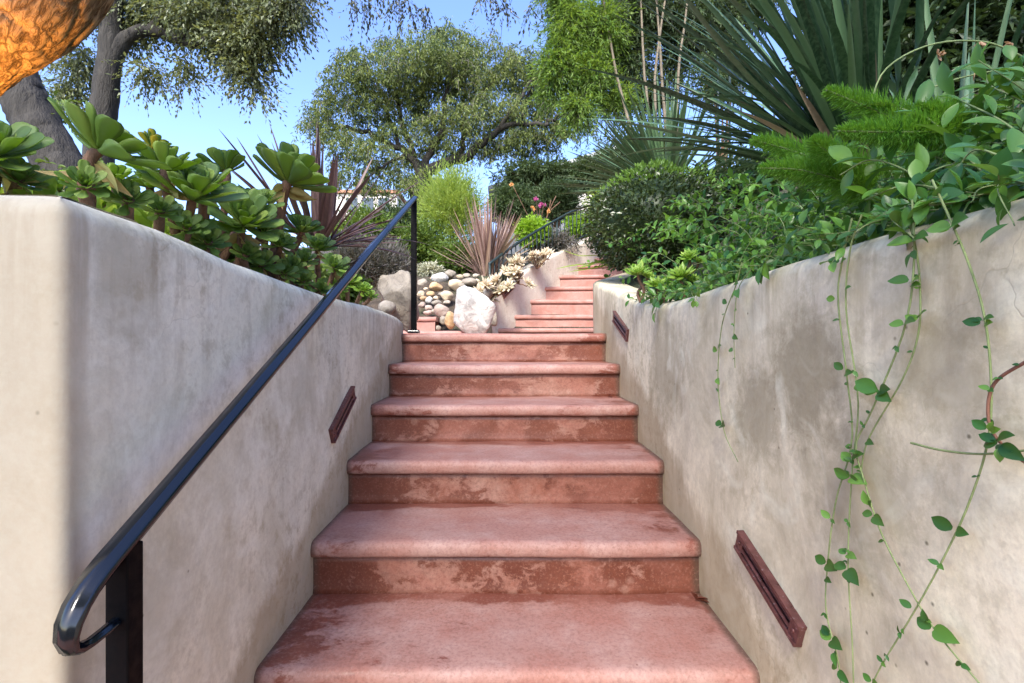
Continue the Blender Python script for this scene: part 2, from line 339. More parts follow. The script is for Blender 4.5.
# ------------------------------------------------------------------ mesh helpers
def link(name, me, m, loc=(0, 0, 0), parent=None):
    o = bpy.data.objects.new(name, me); COL.objects.link(o)
    if isinstance(m, (list, tuple)):
        for x in m: me.materials.append(x)
    else: me.materials.append(m)
    if parent is not None: o.parent = parent
    else: o.location = loc
    return o
def fast_mesh(name, V, faces_list, smooth=False, mats=None):
    """faces_list: list of (n,k) index arrays"""
    me = bpy.data.meshes.new(name)
    V = np.ascontiguousarray(V, dtype=np.float32)
    me.vertices.add(len(V)); me.vertices.foreach_set('co', V.ravel())
    loops = np.concatenate([f.ravel() for f in faces_list]).astype(np.int32)
    sizes = np.concatenate([np.full(len(f), f.shape[1], dtype=np.int32) for f in faces_list])
    starts = np.concatenate([[0], np.cumsum(sizes)[:-1]]).astype(np.int32)
    me.loops.add(len(loops)); me.loops.foreach_set('vertex_index', loops)
    me.polygons.add(len(sizes)); me.polygons.foreach_set('loop_start', starts)
    if mats is not None: me.polygons.foreach_set('material_index', mats.astype(np.int32))
    me.polygons.foreach_set('use_smooth', np.full(len(sizes), bool(smooth)))
    me.update(calc_edges=True); me.validate()
    return me
class MB:
    def __init__(s): s.V = []; s.F4 = []; s.F3 = []; s.n = 0
    def add(s, V, F4=None, F3=None):
        V = np.asarray(V, dtype=float)
        s.V.append(V)
        if F4 is not None and len(F4): s.F4.append(np.asarray(F4) + s.n)
        if F3 is not None and len(F3): s.F3.append(np.asarray(F3) + s.n)
        s.n += len(V)
    def box(s, c, h, rotm=None):
        v = np.array([[x, y, z] for x in (-1, 1) for y in (-1, 1) for z in (-1, 1)], float) * np.array(h)
        if rotm is not None: v = v @ np.array(rotm).T
        s.add(v + np.array(c), [[0, 1, 3, 2], [4, 6, 7, 5], [0, 4, 5, 1], [2, 3, 7, 6], [0, 2, 6, 4], [1, 5, 7, 3]])
    def grid(s, G, closed=False):
        """G: (n,m,3); closed along m"""
        n, m = G.shape[:2]
        i = np.arange(n - 1)[:, None]; mm = m if closed else m - 1
        j = np.arange(mm)[None]; j2 = (j + 1) % m
        f = np.stack([i * m + j, i * m + j2, (i + 1) * m + j2, (i + 1) * m + j], -1).reshape(-1, 4)
        s.add(G.reshape(-1, 3), f)
    def tube(s, pts, rad, k=6, cap=True, wob=0.0, ell=None):
        pts = np.asarray(pts, float); n = len(pts)
        rad = np.broadcast_to(np.asarray(rad, float), (n,))
        t = np.gradient(pts, axis=0); t /= np.linalg.norm(t, axis=1)[:, None] + 1e-9
        up = np.array([0, 0, 1.]) if abs(t[0, 2]) < .9 else np.array([1., 0, 0])
        u = np.cross(up, t[0]); u /= np.linalg.norm(u)
        G = np.zeros((n, k, 3)); a = np.arange(k) * 2 * PI / k
        for i in range(n):
            u = u - t[i] * (u @ t[i]); u /= np.linalg.norm(u) + 1e-9
            w = np.cross(t[i], u)
            r = rad[i] * (1 + (wob * (rng.random(k) - .5) if wob else 0))
            G[i] = pts[i] + (np.cos(a) * r)[:, None] * u + (np.sin(a) * r)[:, None] * w
        b = s.n; s.grid(G, True)
        if cap:
            for e, idx in ((pts[0], np.arange(k)[::-1]), (pts[-1], np.arange(k) + (n - 1) * k)):
                s.V.append(e[None]); c = s.n; s.n += 1
                ix = idx + b
                s.F3.append(np.stack([ix, np.roll(ix, -1), np.full(k, c)], -1))
    def build(s, name, m, parent=None, loc=None, smooth=True):
        V = np.concatenate(s.V)
        base = np.array(parent.get('_b', (0, 0, 0))) if parent is not None else (np.array(loc) if loc is not None else np.zeros(3))
        if parent is not None: base = wbase(parent)
        fl = ([np.concatenate(s.F4)] if s.F4 else []) + ([np.concatenate(s.F3)] if s.F3 else [])
        me = fast_mesh(name, V - base, fl, smooth)
        return link(name, me, m, base, parent)
def wbase(o):
    b = np.zeros(3)
    while o is not None: b = b + np.array(o.location); o = o.parent
    return b
def unit(v): 
    v = np.asarray(v, float); return v / (np.linalg.norm(v, axis=-1, keepdims=True) + 1e-9)
# leaf templates: u along, v across, w up
def T_lens(prof, thick=.05, curl=.12, cup=.1, ss=None):
    n = len(prof); V = []
    for i, w in enumerate(prof):
        s = ss[i] if ss else i / (n - 1)
        for (v, t) in ((-1, 0), (-.5, -1), (.5, -1), (1, 0), (.5, 1), (-.5, 1)):
            V.append((s, v * w * .5, t * thick * (1 - s * .7) + curl * s * s + cup * w * (v * v) * .5))
    V = np.array(V); f = []
    for i in range(n - 1):
        for j in range(6):
            f.append((i * 6 + j, i * 6 + (j + 1) % 6, (i + 1) * 6 + (j + 1) % 6, (i + 1) * 6 + j))
    return V, np.array(f)
AEON = T_lens([.26, .3, .45, .70, .93, 1.0, .92, .66, .34, .02], .017, .22, .15, [0, .15, .35, .52, .67, .79, .88, .955, .99, 1.0])
PLUMP = T_lens([.4, .5, .75, 1.0, .95, .5, .03], .09, .2, .1)
QUAD = (np.array([(0, 0, 0), (.45, .5, .08), (1, 0, 0), (.45, -.5, .08)]), np.array([(0, 1, 2, 3)]))
def T_oval(n=5, prof=(.06, .72, 1.0, .8, .03), fold=.12, curl=-.15):
    V = []
    for i in range(n):
        s = i / (n - 1)
        for v in (-1, 0, 1): V.append((s, v * prof[i] * .5, abs(v) * fold * prof[i] + curl * s * s))
    f = []
    for i in range(n - 1):
        for j in range(2): f.append((i * 3 + j, i * 3 + j + 1, i * 3 + j + 4, i * 3 + j + 3))
    return np.array(V), np.array(f)
OVAL = T_oval()
OVALN = T_oval(8, (.05, .5, .82, .98, 1.0, .86, .52, .02), .09, -.2)
HEART = T_oval(8, (.3, .78, .98, 1.0, .9, .7, .38, .03), .12, -.15)
def cloud(mb, P0, D, U, Ls, Ws, T):
    V, Fc = T; n = len(P0); k = len(V)
    D = unit(D); S = unit(np.cross(U, D)); U = np.cross(D, S)
    Ls = np.broadcast_to(Ls, (n,)); Ws = np.broadcast_to(Ws, (n,))
    W = P0[:, None, :] + D[:, None, :] * (V[None, :, 0:1] * Ls[:, None, None]) + S[:, None, :] * (V[None, :, 1:2] * Ws[:, None, None]) + U[:, None, :] * (V[None, :, 2:3] * Ls[:, None, None])
    f = (Fc[None] + (np.arange(n) * k)[:, None, None]).reshape(-1, Fc.shape[1])
    mb.add(W.reshape(-1, 3), f)
def rdir(n): return unit(rng.normal(size=(n, 3)))
def ball(n, shell=.5):
    d = rdir(n); return d * (shell + (1 - shell) * rng.random(n) ** .7)[:, None]

def tag(o, label, cat, group=None, kind=None):
    if label: o['label'] = label
    if cat: o['category'] = cat
    if group: o['group'] = group
    if kind: o['kind'] = kind
    return o
def thing(name, label, cat, loc, group=None):
    o = bpy.data.objects.new(name, None); COL.objects.link(o); o.location = tuple(float(x) for x in loc)
    o.empty_display_size = .1
    return tag(o, label, cat, group)
def struct(o): o['kind'] = 'structure'; return o
def spline(pts, n):
    """Catmull-Rom through pts"""
    pts = np.asarray(pts, float); m = len(pts)
    e = np.vstack([2 * pts[0] - pts[1], pts, 2 * pts[-1] - pts[-2]])
    out = []
    for t in np.linspace(0, m - 1, n):
        i = min(int(t), m - 2); f = t - i
        a, b, c, d = e[i:i + 4]
        out.append(.5 * ((2 * b) + (c - a) * f + (2 * a - 5 * b + 4 * c - d) * f * f + (3 * b - a - 3 * c + d) * f ** 3))
    return np.array(out)

# ------------------------------------------------------------------ the lie of the land
XL, XR = -.595, .62
RW = np.array([(.62, -2, 1.65), (.62, .3, 1.64), (.62, .6, 1.642), (.62, .87, 1.645), (.622, 1.3, 1.632), (.622, 1.75, 1.618), (.62, 2.0, 1.615), (.62, 2.25, 1.645),
               (.62, 2.7, 1.735), (.62, 3.1, 1.81), (.625, 3.4, 1.875), (.65, 3.58, 1.90), (.78, 3.85, 1.95), (1.15, 4.4, 2.1), (1.75, 5.2, 2.5), (2.3, 6.1, 2.9), (3.1, 7.3, 3.4), (4.2, 8.6, 3.7)])
FW = np.array([(-.14, 5.55, 1.95), (-.13, 5.75, 1.99), (-.06, 6.0, 2.06), (.165, 6.36, 2.25), (.375, 6.7, 2.45), (.6, 7.05, 2.61), (.84, 7.4, 2.78), (1.17, 7.8, 2.98), (1.5, 8.15, 3.19), (2.2, 8.8, 3.5), (3.3, 9.6, 3.8)])
def smooth(a, b, x):
    t = np.clip((x - a) / (b - a), 0, 1); return t * t * (3 - 2 * t)
def height(x, y):
    x = np.asarray(x, float); y = np.asarray(y, float)
    base = 1.50 + .75 * smooth(5.0, 6.15, y) + .2 * np.clip(y - 6.1, 0, 34) 
    # left planter
    left = 1.56 + .10 * np.clip(-.8 - x, 0, 8) + .02 * np.clip(y - .8, 0, 3)
    zl = np.where(y < 3.3, left, left + (base - left) * smooth(3.3, 5.5, y))
    xr = np.interp(y, RW[:, 1], RW[:, 0]) + .10
    wt = np.interp(y, RW[:, 1], RW[:, 2])
    zr = np.minimum(wt - .06 + np.where(y < 1.7, .40, .55) * (x - xr), 5.5) ; zr = zr + np.maximum(0, .2 * (y - 9))
    xl = np.where(y < 3.06, XL - .10, np.where(y < 5.5, -1.7, np.interp(y, FW[:, 1], FW[:, 0]) - .1))
    z = np.where(x < xl, zl, np.where(x > xr, zr, 0))
    bank = np.interp(y, FW[:, 1], FW[:, 2]) - .08
    nearwall = (x < xl) & (y > 5.75)
    z = np.where(nearwall, np.maximum(zl, bank - .9 * (xl - x)), z)
    inside = (x >= xl) & (x <= xr)
    zc = np.where(y < 3.0, -.02, np.where(y < 6.0, 1.47, 1.47 + .5 * (y - 6.0)))
    zc = np.where((y > 5.0) & (x < -.15), np.maximum(zc, zl), zc)
    z = np.where(inside, zc, z)
    z = np.where((y > 9.6) & inside, np.maximum(base, 3.7), z)
    z = np.where((y < .78) & (x < XL - .0), -.02, z)
    return z
def terrain():
    xs = np.concatenate([-np.geomspace(300, 4.2, 22), np.arange(-4, 5.01, .06), np.geomspace(5.2, 300, 22)])
    ys = np.concatenate([-np.geomspace(100, 2.3, 10), np.arange(-2, 10.01, .06), np.geomspace(10.3, 400, 26)])
    X, Y = np.meshgrid(xs, ys, indexing='ij'); Z = height(X, Y)
    for i in range(X.shape[0]):
        for j in range(X.shape[1]):
            if Z[i, j] > .5 and not (Y[i, j] < 5.0 and X[i, j] > -1.7 and X[i, j] < .7 and Y[i, j] > 3): Z[i, j] += .04 * noise.noise(Vector((X[i, j] * 1.5, Y[i, j] * 1.5, 0)))
    mb = MB(); mb.grid(np.stack([X, Y, Z], -1))
    struct(mb.build('ground', M['soil']))
terrain()

# ------------------------------------------------------------------ rendered garden walls
def wall(name, path, th, side, zbot, m, res=.035, amp=.005, r=.035):
    """path (x,y,ztop) of the visible face; body lies to 'side' (+1 right of travel, -1 left). Rounded at both ends."""
    n = max(8, int(np.sum(np.linalg.norm(np.diff(path[:, :2], axis=0), axis=1)) / res))
    # resample evenly on polyline
    seg = np.linalg.norm(np.diff(path[:, :2], axis=0), axis=1); cum = np.concatenate([[0], np.cumsum(seg)])
    t = np.linspace(0, cum[-1], n)
    p = np.stack([np.interp(t, cum, path[:, k]) for k in range(3)], -1)
    for _ in range(1 if path[0][0] < -3 else 4): p[1:-1] = (p[:-2] + 2 * p[1:-1] + p[2:]) / 4
    tg = unit(np.gradient(p[:, :2], axis=0)); nr = np.stack([tg[:, 1], -tg[:, 0]], -1) * side
    nz = 30
    zs = np.linspace(0, 1, nz)
    prof = [(0.0, s) for s in zs[:-1]]                # offset into body, fraction of height
    rows = []
    for i in range(n):
        ztop = p[i, 2]; off = 0
        e = min(t[i], cum[-1] - t[i])
        end = 0.0
        if e < r: end = r - math.sqrt(max(0, r * r - (r - e) ** 2))       # rounded end
        row = []
        zt = ztop - end
        for s in zs: row.append((end, zbot + (zt - r - zbot) * s))
        for a in np.linspace(0, PI / 2, 6)[1:]: row.append((r - r * math.cos(a) + end, zt - r + r * math.sin(a)))
        for q in np.linspace(0, 1, 6)[1:-1]: row.append((r + (th - 2 * r) * q, zt))
        for a in np.linspace(0, PI / 2, 6): row.append((th - r + r * math.sin(a) - end, zt - r + r * math.cos(a)))
        row.append((th - end, zbot))
        rows.append([(p[i, 0] + nr[i, 0] * o, p[i, 1] + nr[i, 1] * o, z) for o, z in row])
    G = np.array(rows)
    for i in range(G.shape[0]):
        for j in range(1, G.shape[1] - 1):
            v = Vector(G[i, j]); d = noise.noise(v * 2.2) * amp + noise.noise(v * 7) * amp * .45
            G[i, j, 0] += nr[i, 0] * d; G[i, j, 1] += nr[i, 1] * d; G[i, j, 2] += d * 1.2 if j > nz else 0
    mb = MB(); mb.grid(G)
    for e in (0, n - 1):                                 # end caps
        ring = G[e]; k = len(ring); c = ring.mean(0)
        idx = np.arange(k)
        f = np.stack([idx, np.roll(idx, -1), np.full(k, k)], -1)
        mb.add(np.vstack([ring, c]), None, f if e else f[:, ::-1])
    return mb
LW = [(-3.2, .676, 1.68), (-.609, .676, 1.669)]
for a in np.linspace(0, PI / 2, 7)[1:]: LW.append((-.609 + .014 * math.sin(a), .690 - .014 * math.cos(a), 1.669))
LW += [(XL, .9, 1.665), (XL, 1.0, 1.658), (XL, 1.13, 1.645), (XL, 1.73, 1.622), (XL, 2.3, 1.625), (XL, 2.6, 1.622), (XL, 2.9, 1.605), (XL - .003, 3.07, 1.585)]
t = thing('garden_wall', 'grey stuccoed retaining wall with a rounded corner beside the handrail', 'wall', (XL, 1.5, 0))
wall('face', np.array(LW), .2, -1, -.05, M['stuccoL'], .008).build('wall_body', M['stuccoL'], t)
t = thing('garden_wall', 'cream stained retaining wall with trailing vines on the right of the steps', 'wall', (XR, 1.5, 0))
wall('face', RW, .2, 1, -.05, M['stuccoR']).build('wall_body', M['stuccoR'], t)
t = thing('garden_wall', 'low pale curved wall with a sloping top beside the upper steps', 'wall', (.2, 6.3, 1.5))
wall('face', FW, .16, -1, 1.4, M['stuccoF'], .05).build('wall_body', M['stuccoF'], t)

# ------------------------------------------------------------------ stairs
def tread_mb(x0, x1, yf, yb, zt, th=.055, nx=60, ang=0.0, piv=None, amp=.0035):
    r = th / 2
    prof = [(yf + r - r * (max(0, math.cos(a)) ** (.45 if a < 0 else .8)), zt - r + r * (math.sin(a) if a > 0 else -abs(math.sin(a)) ** .8)) for a in np.linspace(-PI / 2, PI / 2, 10)]
    prof = prof + [(yf + r + (yb - yf - r) * q, zt) for q in np.linspace(0, 1, 10)[1:]] + [(yb, zt - th)]
    G = np.zeros((nx, len(prof), 3))
    for i, x in enumerate(np.linspace(x0, x1, nx)):
        for j, (y, z) in enumerate(prof):
            d = noise.noise(Vector((x * 3, yf * 7, 3))) * amp * 1.6 + noise.noise(Vector((x * 11, y * 9, z * 9))) * amp
            dz = noise.noise(Vector((x * 2.6, y * 4, 8))) * amp
            yy = y + (d if j < 12 else 0)
            zz = z + (dz if j < len(prof) - 1 else 0)
            e = min(x - x0, x1 - x)                       # eased ends
            if e < .012 and j < 10: yy += (.012 - e) * .6
            G[i, j] = (x, yy, zz)
    if ang:
        c, s = math.cos(ang), math.sin(ang); q = G[..., :2] - np.array(piv)
        G[..., 0] = piv[0] + q[..., 0] * c - q[..., 1] * s; G[..., 1] = piv[1] + q[..., 0] * s + q[..., 1] * c
    mb = MB(); mb.grid(G, True)
    for e in (0, nx - 1):
        k = len(prof); idx = np.arange(k); f = np.stack([idx, np.roll(idx, -1), np.full(k, k)], -1)
        mb.add(np.vstack([G[e], G[e].mean(0)]), None, f if e == 0 else f[:, ::-1])
    return mb
def riser_mb(x0, x1, y, z0, z1, th=.12, nx=40, ang=0.0, piv=None):
    xs = np.linspace(x0, x1, nx); zs = np.linspace(z0, z1, 6)
    G = np.zeros((nx, 10, 3))
    for i, x in enumerate(xs):
        ring = [(y - .008 * (1 - (z - z0) / (z1 - z0)) ** 6, z) for z in zs] + [(y + th * .3, z1), (y + th, z1), (y + th, z0), (y + th * .3, z0)]
        for j, (yy, z) in enumerate(ring):
            d = noise.noise(Vector((x * 5, yy * 3, z * 8))) * .003 if j < 6 else 0
            G[i, j] = (x, yy + d, z)
    if ang:
        c, s = math.cos(ang), math.sin(ang); q = G[..., :2] - np.array(piv)
        G[..., 0] = piv[0] + q[..., 0] * c - q[..., 1] * s; G[..., 1] = piv[1] + q[..., 0] * s + q[..., 1] * c
    mb = MB(); mb.grid(G, True); return mb
T0, RR, TD = .672, .168, .355
st = thing('staircase', 'red terracotta concrete steps with rounded worn pink treads between the stucco walls', 'staircase', (0, 1.18, 0))
for k in range(-3, 6):
    yf = 1.195 + TD * k; z = T0 + RR * k
    dx = rng.normal() * .004
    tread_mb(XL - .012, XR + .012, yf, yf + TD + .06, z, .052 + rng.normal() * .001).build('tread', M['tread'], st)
    riser_mb(XL - .014, XR + .014, yf + .026, z - RR - .01, z - .048).build('riser', M['riser'], st)
mb = MB(); mb.box((.0, -.6, -.01), (6, .74, .012)); struct(mb.build('patio', M['paving'], smooth=False))
mb = MB(); mb.box((-.3, 4.55, 1.46), (1.5, 1.22, .04)); struct(mb.build('landing', M['paving'], smooth=False))
st = thing('staircase', 'upper flight of pink steps curving right behind the wall end', 'staircase', (.8, 6, 1.45))
up = [(-.05, 6.0, 1.624), (.165, 6.35, 1.803), (.375, 6.7, 2.027), (.6, 7.05, 2.238), (.84, 7.4, 2.448), (1.17, 7.8, 2.66), (1.5, 8.15, 2.83), (1.9, 8.5, 3.0)]
pz = 1.47
for i, (x, y, z) in enumerate(up):
    a = -R((0, 1, 2, 4, 7, 10, 13, 16)[i])
    tread_mb(x - .08, x + 2.1, y, y + .55, z, .055, 40, a, (x, y)).build('tread', M['upstep'], st)
    riser_mb(x - .08, x + 2.1, y + .028, pz - .05, z - .05, .3, 30, a, (x, y)).build('riser', M['upstep'], st)
    pz = z
st = thing('staircase', 'two small pink steps beside the rock pile behind the railing post', 'staircase', (-.7, 4.9, 1.5))
tread_mb(-1.25, -.35, 4.75, 5.25, 1.565, .05, 30).build('tread', M['upstep'], st)
riser_mb(-1.25, -.36, 4.775, 1.48, 1.516, .3, 20).build('riser', M['upstep'], st)
tread_mb(-1.25, -.655, 4.95, 5.35, 1.71, .045, 30).build('tread', M['upstep'], st)
riser_mb(-1.25, -.665, 4.97, 1.55, 1.666, .3, 20).build('riser', M['upstep'], st)

# ------------------------------------------------------------------ handrail
hr = thing('handrail', 'black metal handrail on two square posts along the left wall', 'handrail', (-.532, .705, T0 - 2 * RR))
def rail_sweep(pts, sc, prof):
    pts = np.asarray(pts, float); t = unit(np.gradient(pts, axis=0)); X = np.array([1., 0, 0])
    G = np.zeros((len(pts), len(prof), 3))
    for i in range(len(pts)):
        nrm = np.cross(X, t[i]); nrm /= np.linalg.norm(nrm)
        for j, (a, b) in enumerate(prof): G[i, j] = pts[i] + X * a * sc[i] + nrm * b * sc[i]
    return G
PR = [(-.016, -.002), (-.0185, .002), (-.0185, .007), (-.015, .0105), (-.009, .0115), (-.007, .0135), (0, .0145), (.007, .0135), (.009, .0115), (.015, .0105), (.0185, .007), (.0185, .002), (.016, -.002), (.011, -.003), (.010, -.010), (-.010, -.010), (-.011, -.003)]
RX = -.532
top = np.array([(RX, 3.04, 2.335), (RX, .69, 1.172)])
curve = [(RX, y, z) for y, z in [(.675, 1.1645), (.66, 1.156), (.643, 1.145), (.628, 1.131), (.617, 1.115), (.613, 1.099), (.617, 1.086), (.628, 1.079), (.645, 1.076), (.665, 1.077), (.69, 1.079)]]
pts = np.vstack([np.linspace(top[0], top[1], 40), curve])
sc = np.concatenate([np.ones(40), np.linspace(1, .95, 4), np.linspace(.9, .55, 4), np.full(3, .45)])
mb = MB(); G = rail_sweep(pts[::-1], sc[::-1], PR); mb.grid(G, True)
for e in (0, len(pts) - 1):
    k = len(PR); idx = np.arange(k); mb.add(np.vstack([G[e], G[e].mean(0)]), None, np.stack([idx, np.roll(idx, -1), np.full(k, k)], -1))
mb.build('rail', M['black'], hr)
def post(y, z0, z1):
    mb = MB(); mb.box((RX, y, (z0 + z1) / 2), (.0158, .0158, (z1 - z0) / 2))
    o = mb.build('post', M['blackpost'], hr, smooth=False)
    bv = o.modifiers.new('b', 'BEVEL'); bv.width = .0025; bv.segments = 2
    mb = MB(); mb.box((RX, y, z0 + .008), (.033, .033, .008)); b = mb.build('base_plate', M['black'], o, smooth=False)
    bv = b.modifiers.new('b', 'BEVEL'); bv.width = .003; bv.segments = 2
    for sx in (-1, 1):
        for sy in (-1, 1):
            mb = MB(); mb.tube([(RX + sx * .024, y + sy * .024, z0 + .016), (RX + sx * .024, y + sy * .024, z0 + .022)], .005, 6); mb.build('bolt', M['black'], o)
    return o
post(.705, T0 - 2 * RR + .01, 1.178); post(3.02, 1.514, 2.318)

# ------------------------------------------------------------------ louvred step lights
def step_light(label, c, nrm, along, Ln, Wd):
    c = np.array(c, float); nrm = unit(nrm); along = unit(along); up = np.cross(along, nrm); up = up if up[2] > 0 else -up
    t = thing('step_light', label, 'wall light', c, 'louvred step lights in the walls')
    Rm = np.stack([along, nrm, up], 1)
    mb = MB(); fr = .008
    for s in (-1, 1):
        mb.box(c + up * s * (Wd / 2 - fr / 2) + nrm * .007, (Ln / 2, .009, fr / 2), Rm)
        mb.box(c + along * s * (Ln / 2 - .016) + nrm * .006, (.0159, .0066, Wd / 2 - fr), Rm)
    mb.build('frame', M['copper'], t, smooth=False)
    mb = MB(); mb.box(c + nrm * .0, (Ln / 2 - .02, .004, Wd / 2 - fr - .0005), Rm); mb.build('lamp_opening', M['lens'], t, smooth=False)
    for q in (-.25, .25):
        mb = MB(); Rt = np.stack([along, unit(nrm + up * .5), unit(up - nrm * .5)], 1)
        mb.box(c + up * q * (Wd - 2 * fr) + nrm * .007, (Ln / 2 - .032, .0055, .0035), Rt); mb.build('louvre', M['copper'], t, smooth=False)
    for s in (-1, 1):
        mb = MB(); q = c + along * s * (Ln / 2 - .016) + nrm * .012; mb.tube([q, q + nrm * .003], .005, 8); mb.build('screw', M['copper'], t)
step_light('copper louvred light on the left grey wall below the handrail', (XL + .001, 1.85, 1.20), (1, 0, 0), (0, 1, .5), .285, .058)
step_light('copper louvred light low on the right wall, nearest the viewer', (XR - .001, 1.16, .905), (-1, 0, 0), (0, 1, .36), .285, .055)
step_light('small copper light high on the right wall near its far end', (XR + .001, 2.59, 1.548), (-1, 0, 0), (0, 1, .36), .33, .062)
step_light('copper light on the pale curved wall beside the upper steps', (.075, 6.19, 2.105), (.84, -.54, 0), (.54, .84, .66), .30, .085)

# ------------------------------------------------------------------ iron railing on the curved wall
ir = thing('railing', 'dark low iron railing along the top of the curved pale wall', 'railing', (.3, 6.6, 2.2))
seg = FW[:, :2]; 
rl = np.array([(-.09, 5.86, 2.38), (.165, 6.36, 2.66), (.375, 6.7, 2.86), (.6, 7.05, 3.06), (.84, 7.4, 3.26), (1.17, 7.8, 3.51), (1.5, 8.15, 3.69), (2.2, 8.8, 4.0)])
rl[:, 0] -= .06; rl[:, 1] += .05
rp = spline(rl, 60)
mb = MB(); mb.tube(rp, .018, 6); mb.build('top_rail', M['rail_green'], ir)
base = np.interp(rp[:, 1] - .05, FW[:, 1], FW[:, 2]) + .05
lp = rp.copy(); lp[:, 2] = base
mb = MB(); mb.tube(lp, .011, 5); mb.build('bottom_rail', M['rail_green'], ir)
arc = np.concatenate([[0], np.cumsum(np.linalg.norm(np.diff(rp[:, :2], axis=0), axis=1))])
for s in np.arange(.02, arc[-1], .115):
    x, y, z = (np.interp(s, arc, rp[:, q]) for q in range(3)); zb = np.interp(s, arc, base)
    mb = MB(); mb.tube([(x, y, zb), (x, y, z)], .0085, 5); mb.build('baluster', M['rail_green'], ir)
for s in (.01, arc[-1] * .5, arc[-1] - .02):
    x, y, z = (np.interp(s, arc, rp[:, q]) for q in range(3)); zb = np.interp(s, arc, base)
    mb = MB(); mb.tube([(x, y, zb - .08), (x, y, z + .01)], .016, 6); mb.build('post', M['rail_green'], ir)
# garden fence high on the right bank
fe = thing('iron_fence', 'black iron bar fence on the bank behind the large green flax', 'fence', (2.9, 5.6, 3.2))
f0, f1 = P(718, 150, 5.2), P(850, 150, 5.8)
for zc in (P(730, 62, 5.3)[2], P(730, 140, 5.3)[2]):
    mb = MB(); mb.tube([(f0[0], f0[1], zc), (f1[0] + 1.5, f1[1] + .5, zc)], .014, 4); mb.build('rail', M['rail_green'], fe)
for q in np.linspace(0, 1, 24):
    p = f0 + (f1 + np.array([1.5, .5, 0]) - f0) * q
    mb = MB(); mb.tube([(p[0], p[1], P(730, 165, 5.3)[2]), (p[0], p[1], P(730, 56, 5.3)[2])], .011, 4); mb.build('bar', M['rail_green'], fe)

# ------------------------------------------------------------------ rocks
def ico(n):
    import bmesh
    bm = bmesh.new(); bmesh.ops.create_icosphere(bm, subdivisions=n, radius=1)
    V = np.array([v.co[:] for v in bm.verts]); Fc = np.array([[v.index for v in f.verts] for f in bm.faces]); bm.free(); return V, Fc
ICO3, ICO4 = ico(3), ico(4)
def rock(name, label, cat, c, s, m, seed, rot=0, facet=0.0, group=None, tilt=0.0, flat=0):
    V, Fc = ICO4 if max(s) > .15 else ICO3
    V = V.copy(); r2 = np.random.default_rng(seed)
    if facet:                                            # flat broken faces
        for _ in range(22):
            d = unit(r2.normal(size=3)); lim = .60 + .2 * r2.random()
            h = V @ d; V = V - np.outer(np.maximum(0, h - lim), d) * facet
    out = []
    for v in V:
        k = 1 + .16 * noise.noise(Vector(v * 1.1) + Vector((seed, 0, 0))) + .05 * noise.noise(Vector(v * 3) + Vector((0, seed, 0))) + .018 * noise.noise(Vector(v * 9))
        out.append(v * k)
    V = np.array(out) * np.array(s)
    c_, s_ = math.cos(tilt), math.sin(tilt); V = np.stack([V[:, 0] * c_ - V[:, 2] * s_, V[:, 1], V[:, 0] * s_ + V[:, 2] * c_], -1)
    c_, s_ = math.cos(rot), math.sin(rot); V = np.stack([V[:, 0] * c_ - V[:, 1] * s_, V[:, 0] * s_ + V[:, 1] * c_, V[:, 2]], -1)
    me = fast_mesh(name, V, [Fc], True); o = link(name, me, m, tuple(float(q) for q in c)); return tag(o, label, cat, group)
rock('boulder', 'large white angular boulder standing at the foot of the rock pile', 'boulder', P(470, 312, 4.75), (.25, .17, .285), M['rwhite'], 31, 0, 1.0, None, .12)
rock('boulder', 'tall grey boulder behind the end of the left wall', 'boulder', P(401, 300, 3.55), (.15, .15, .31), M['rgrey'], 8, .2, 1.0, None, .3)
rock('boulder', 'dark grey rounded stone under the lavender at the wall end', 'boulder', P(387, 308, 3.4), (.06, .06, .05), M['rgrey'], 12, .2)
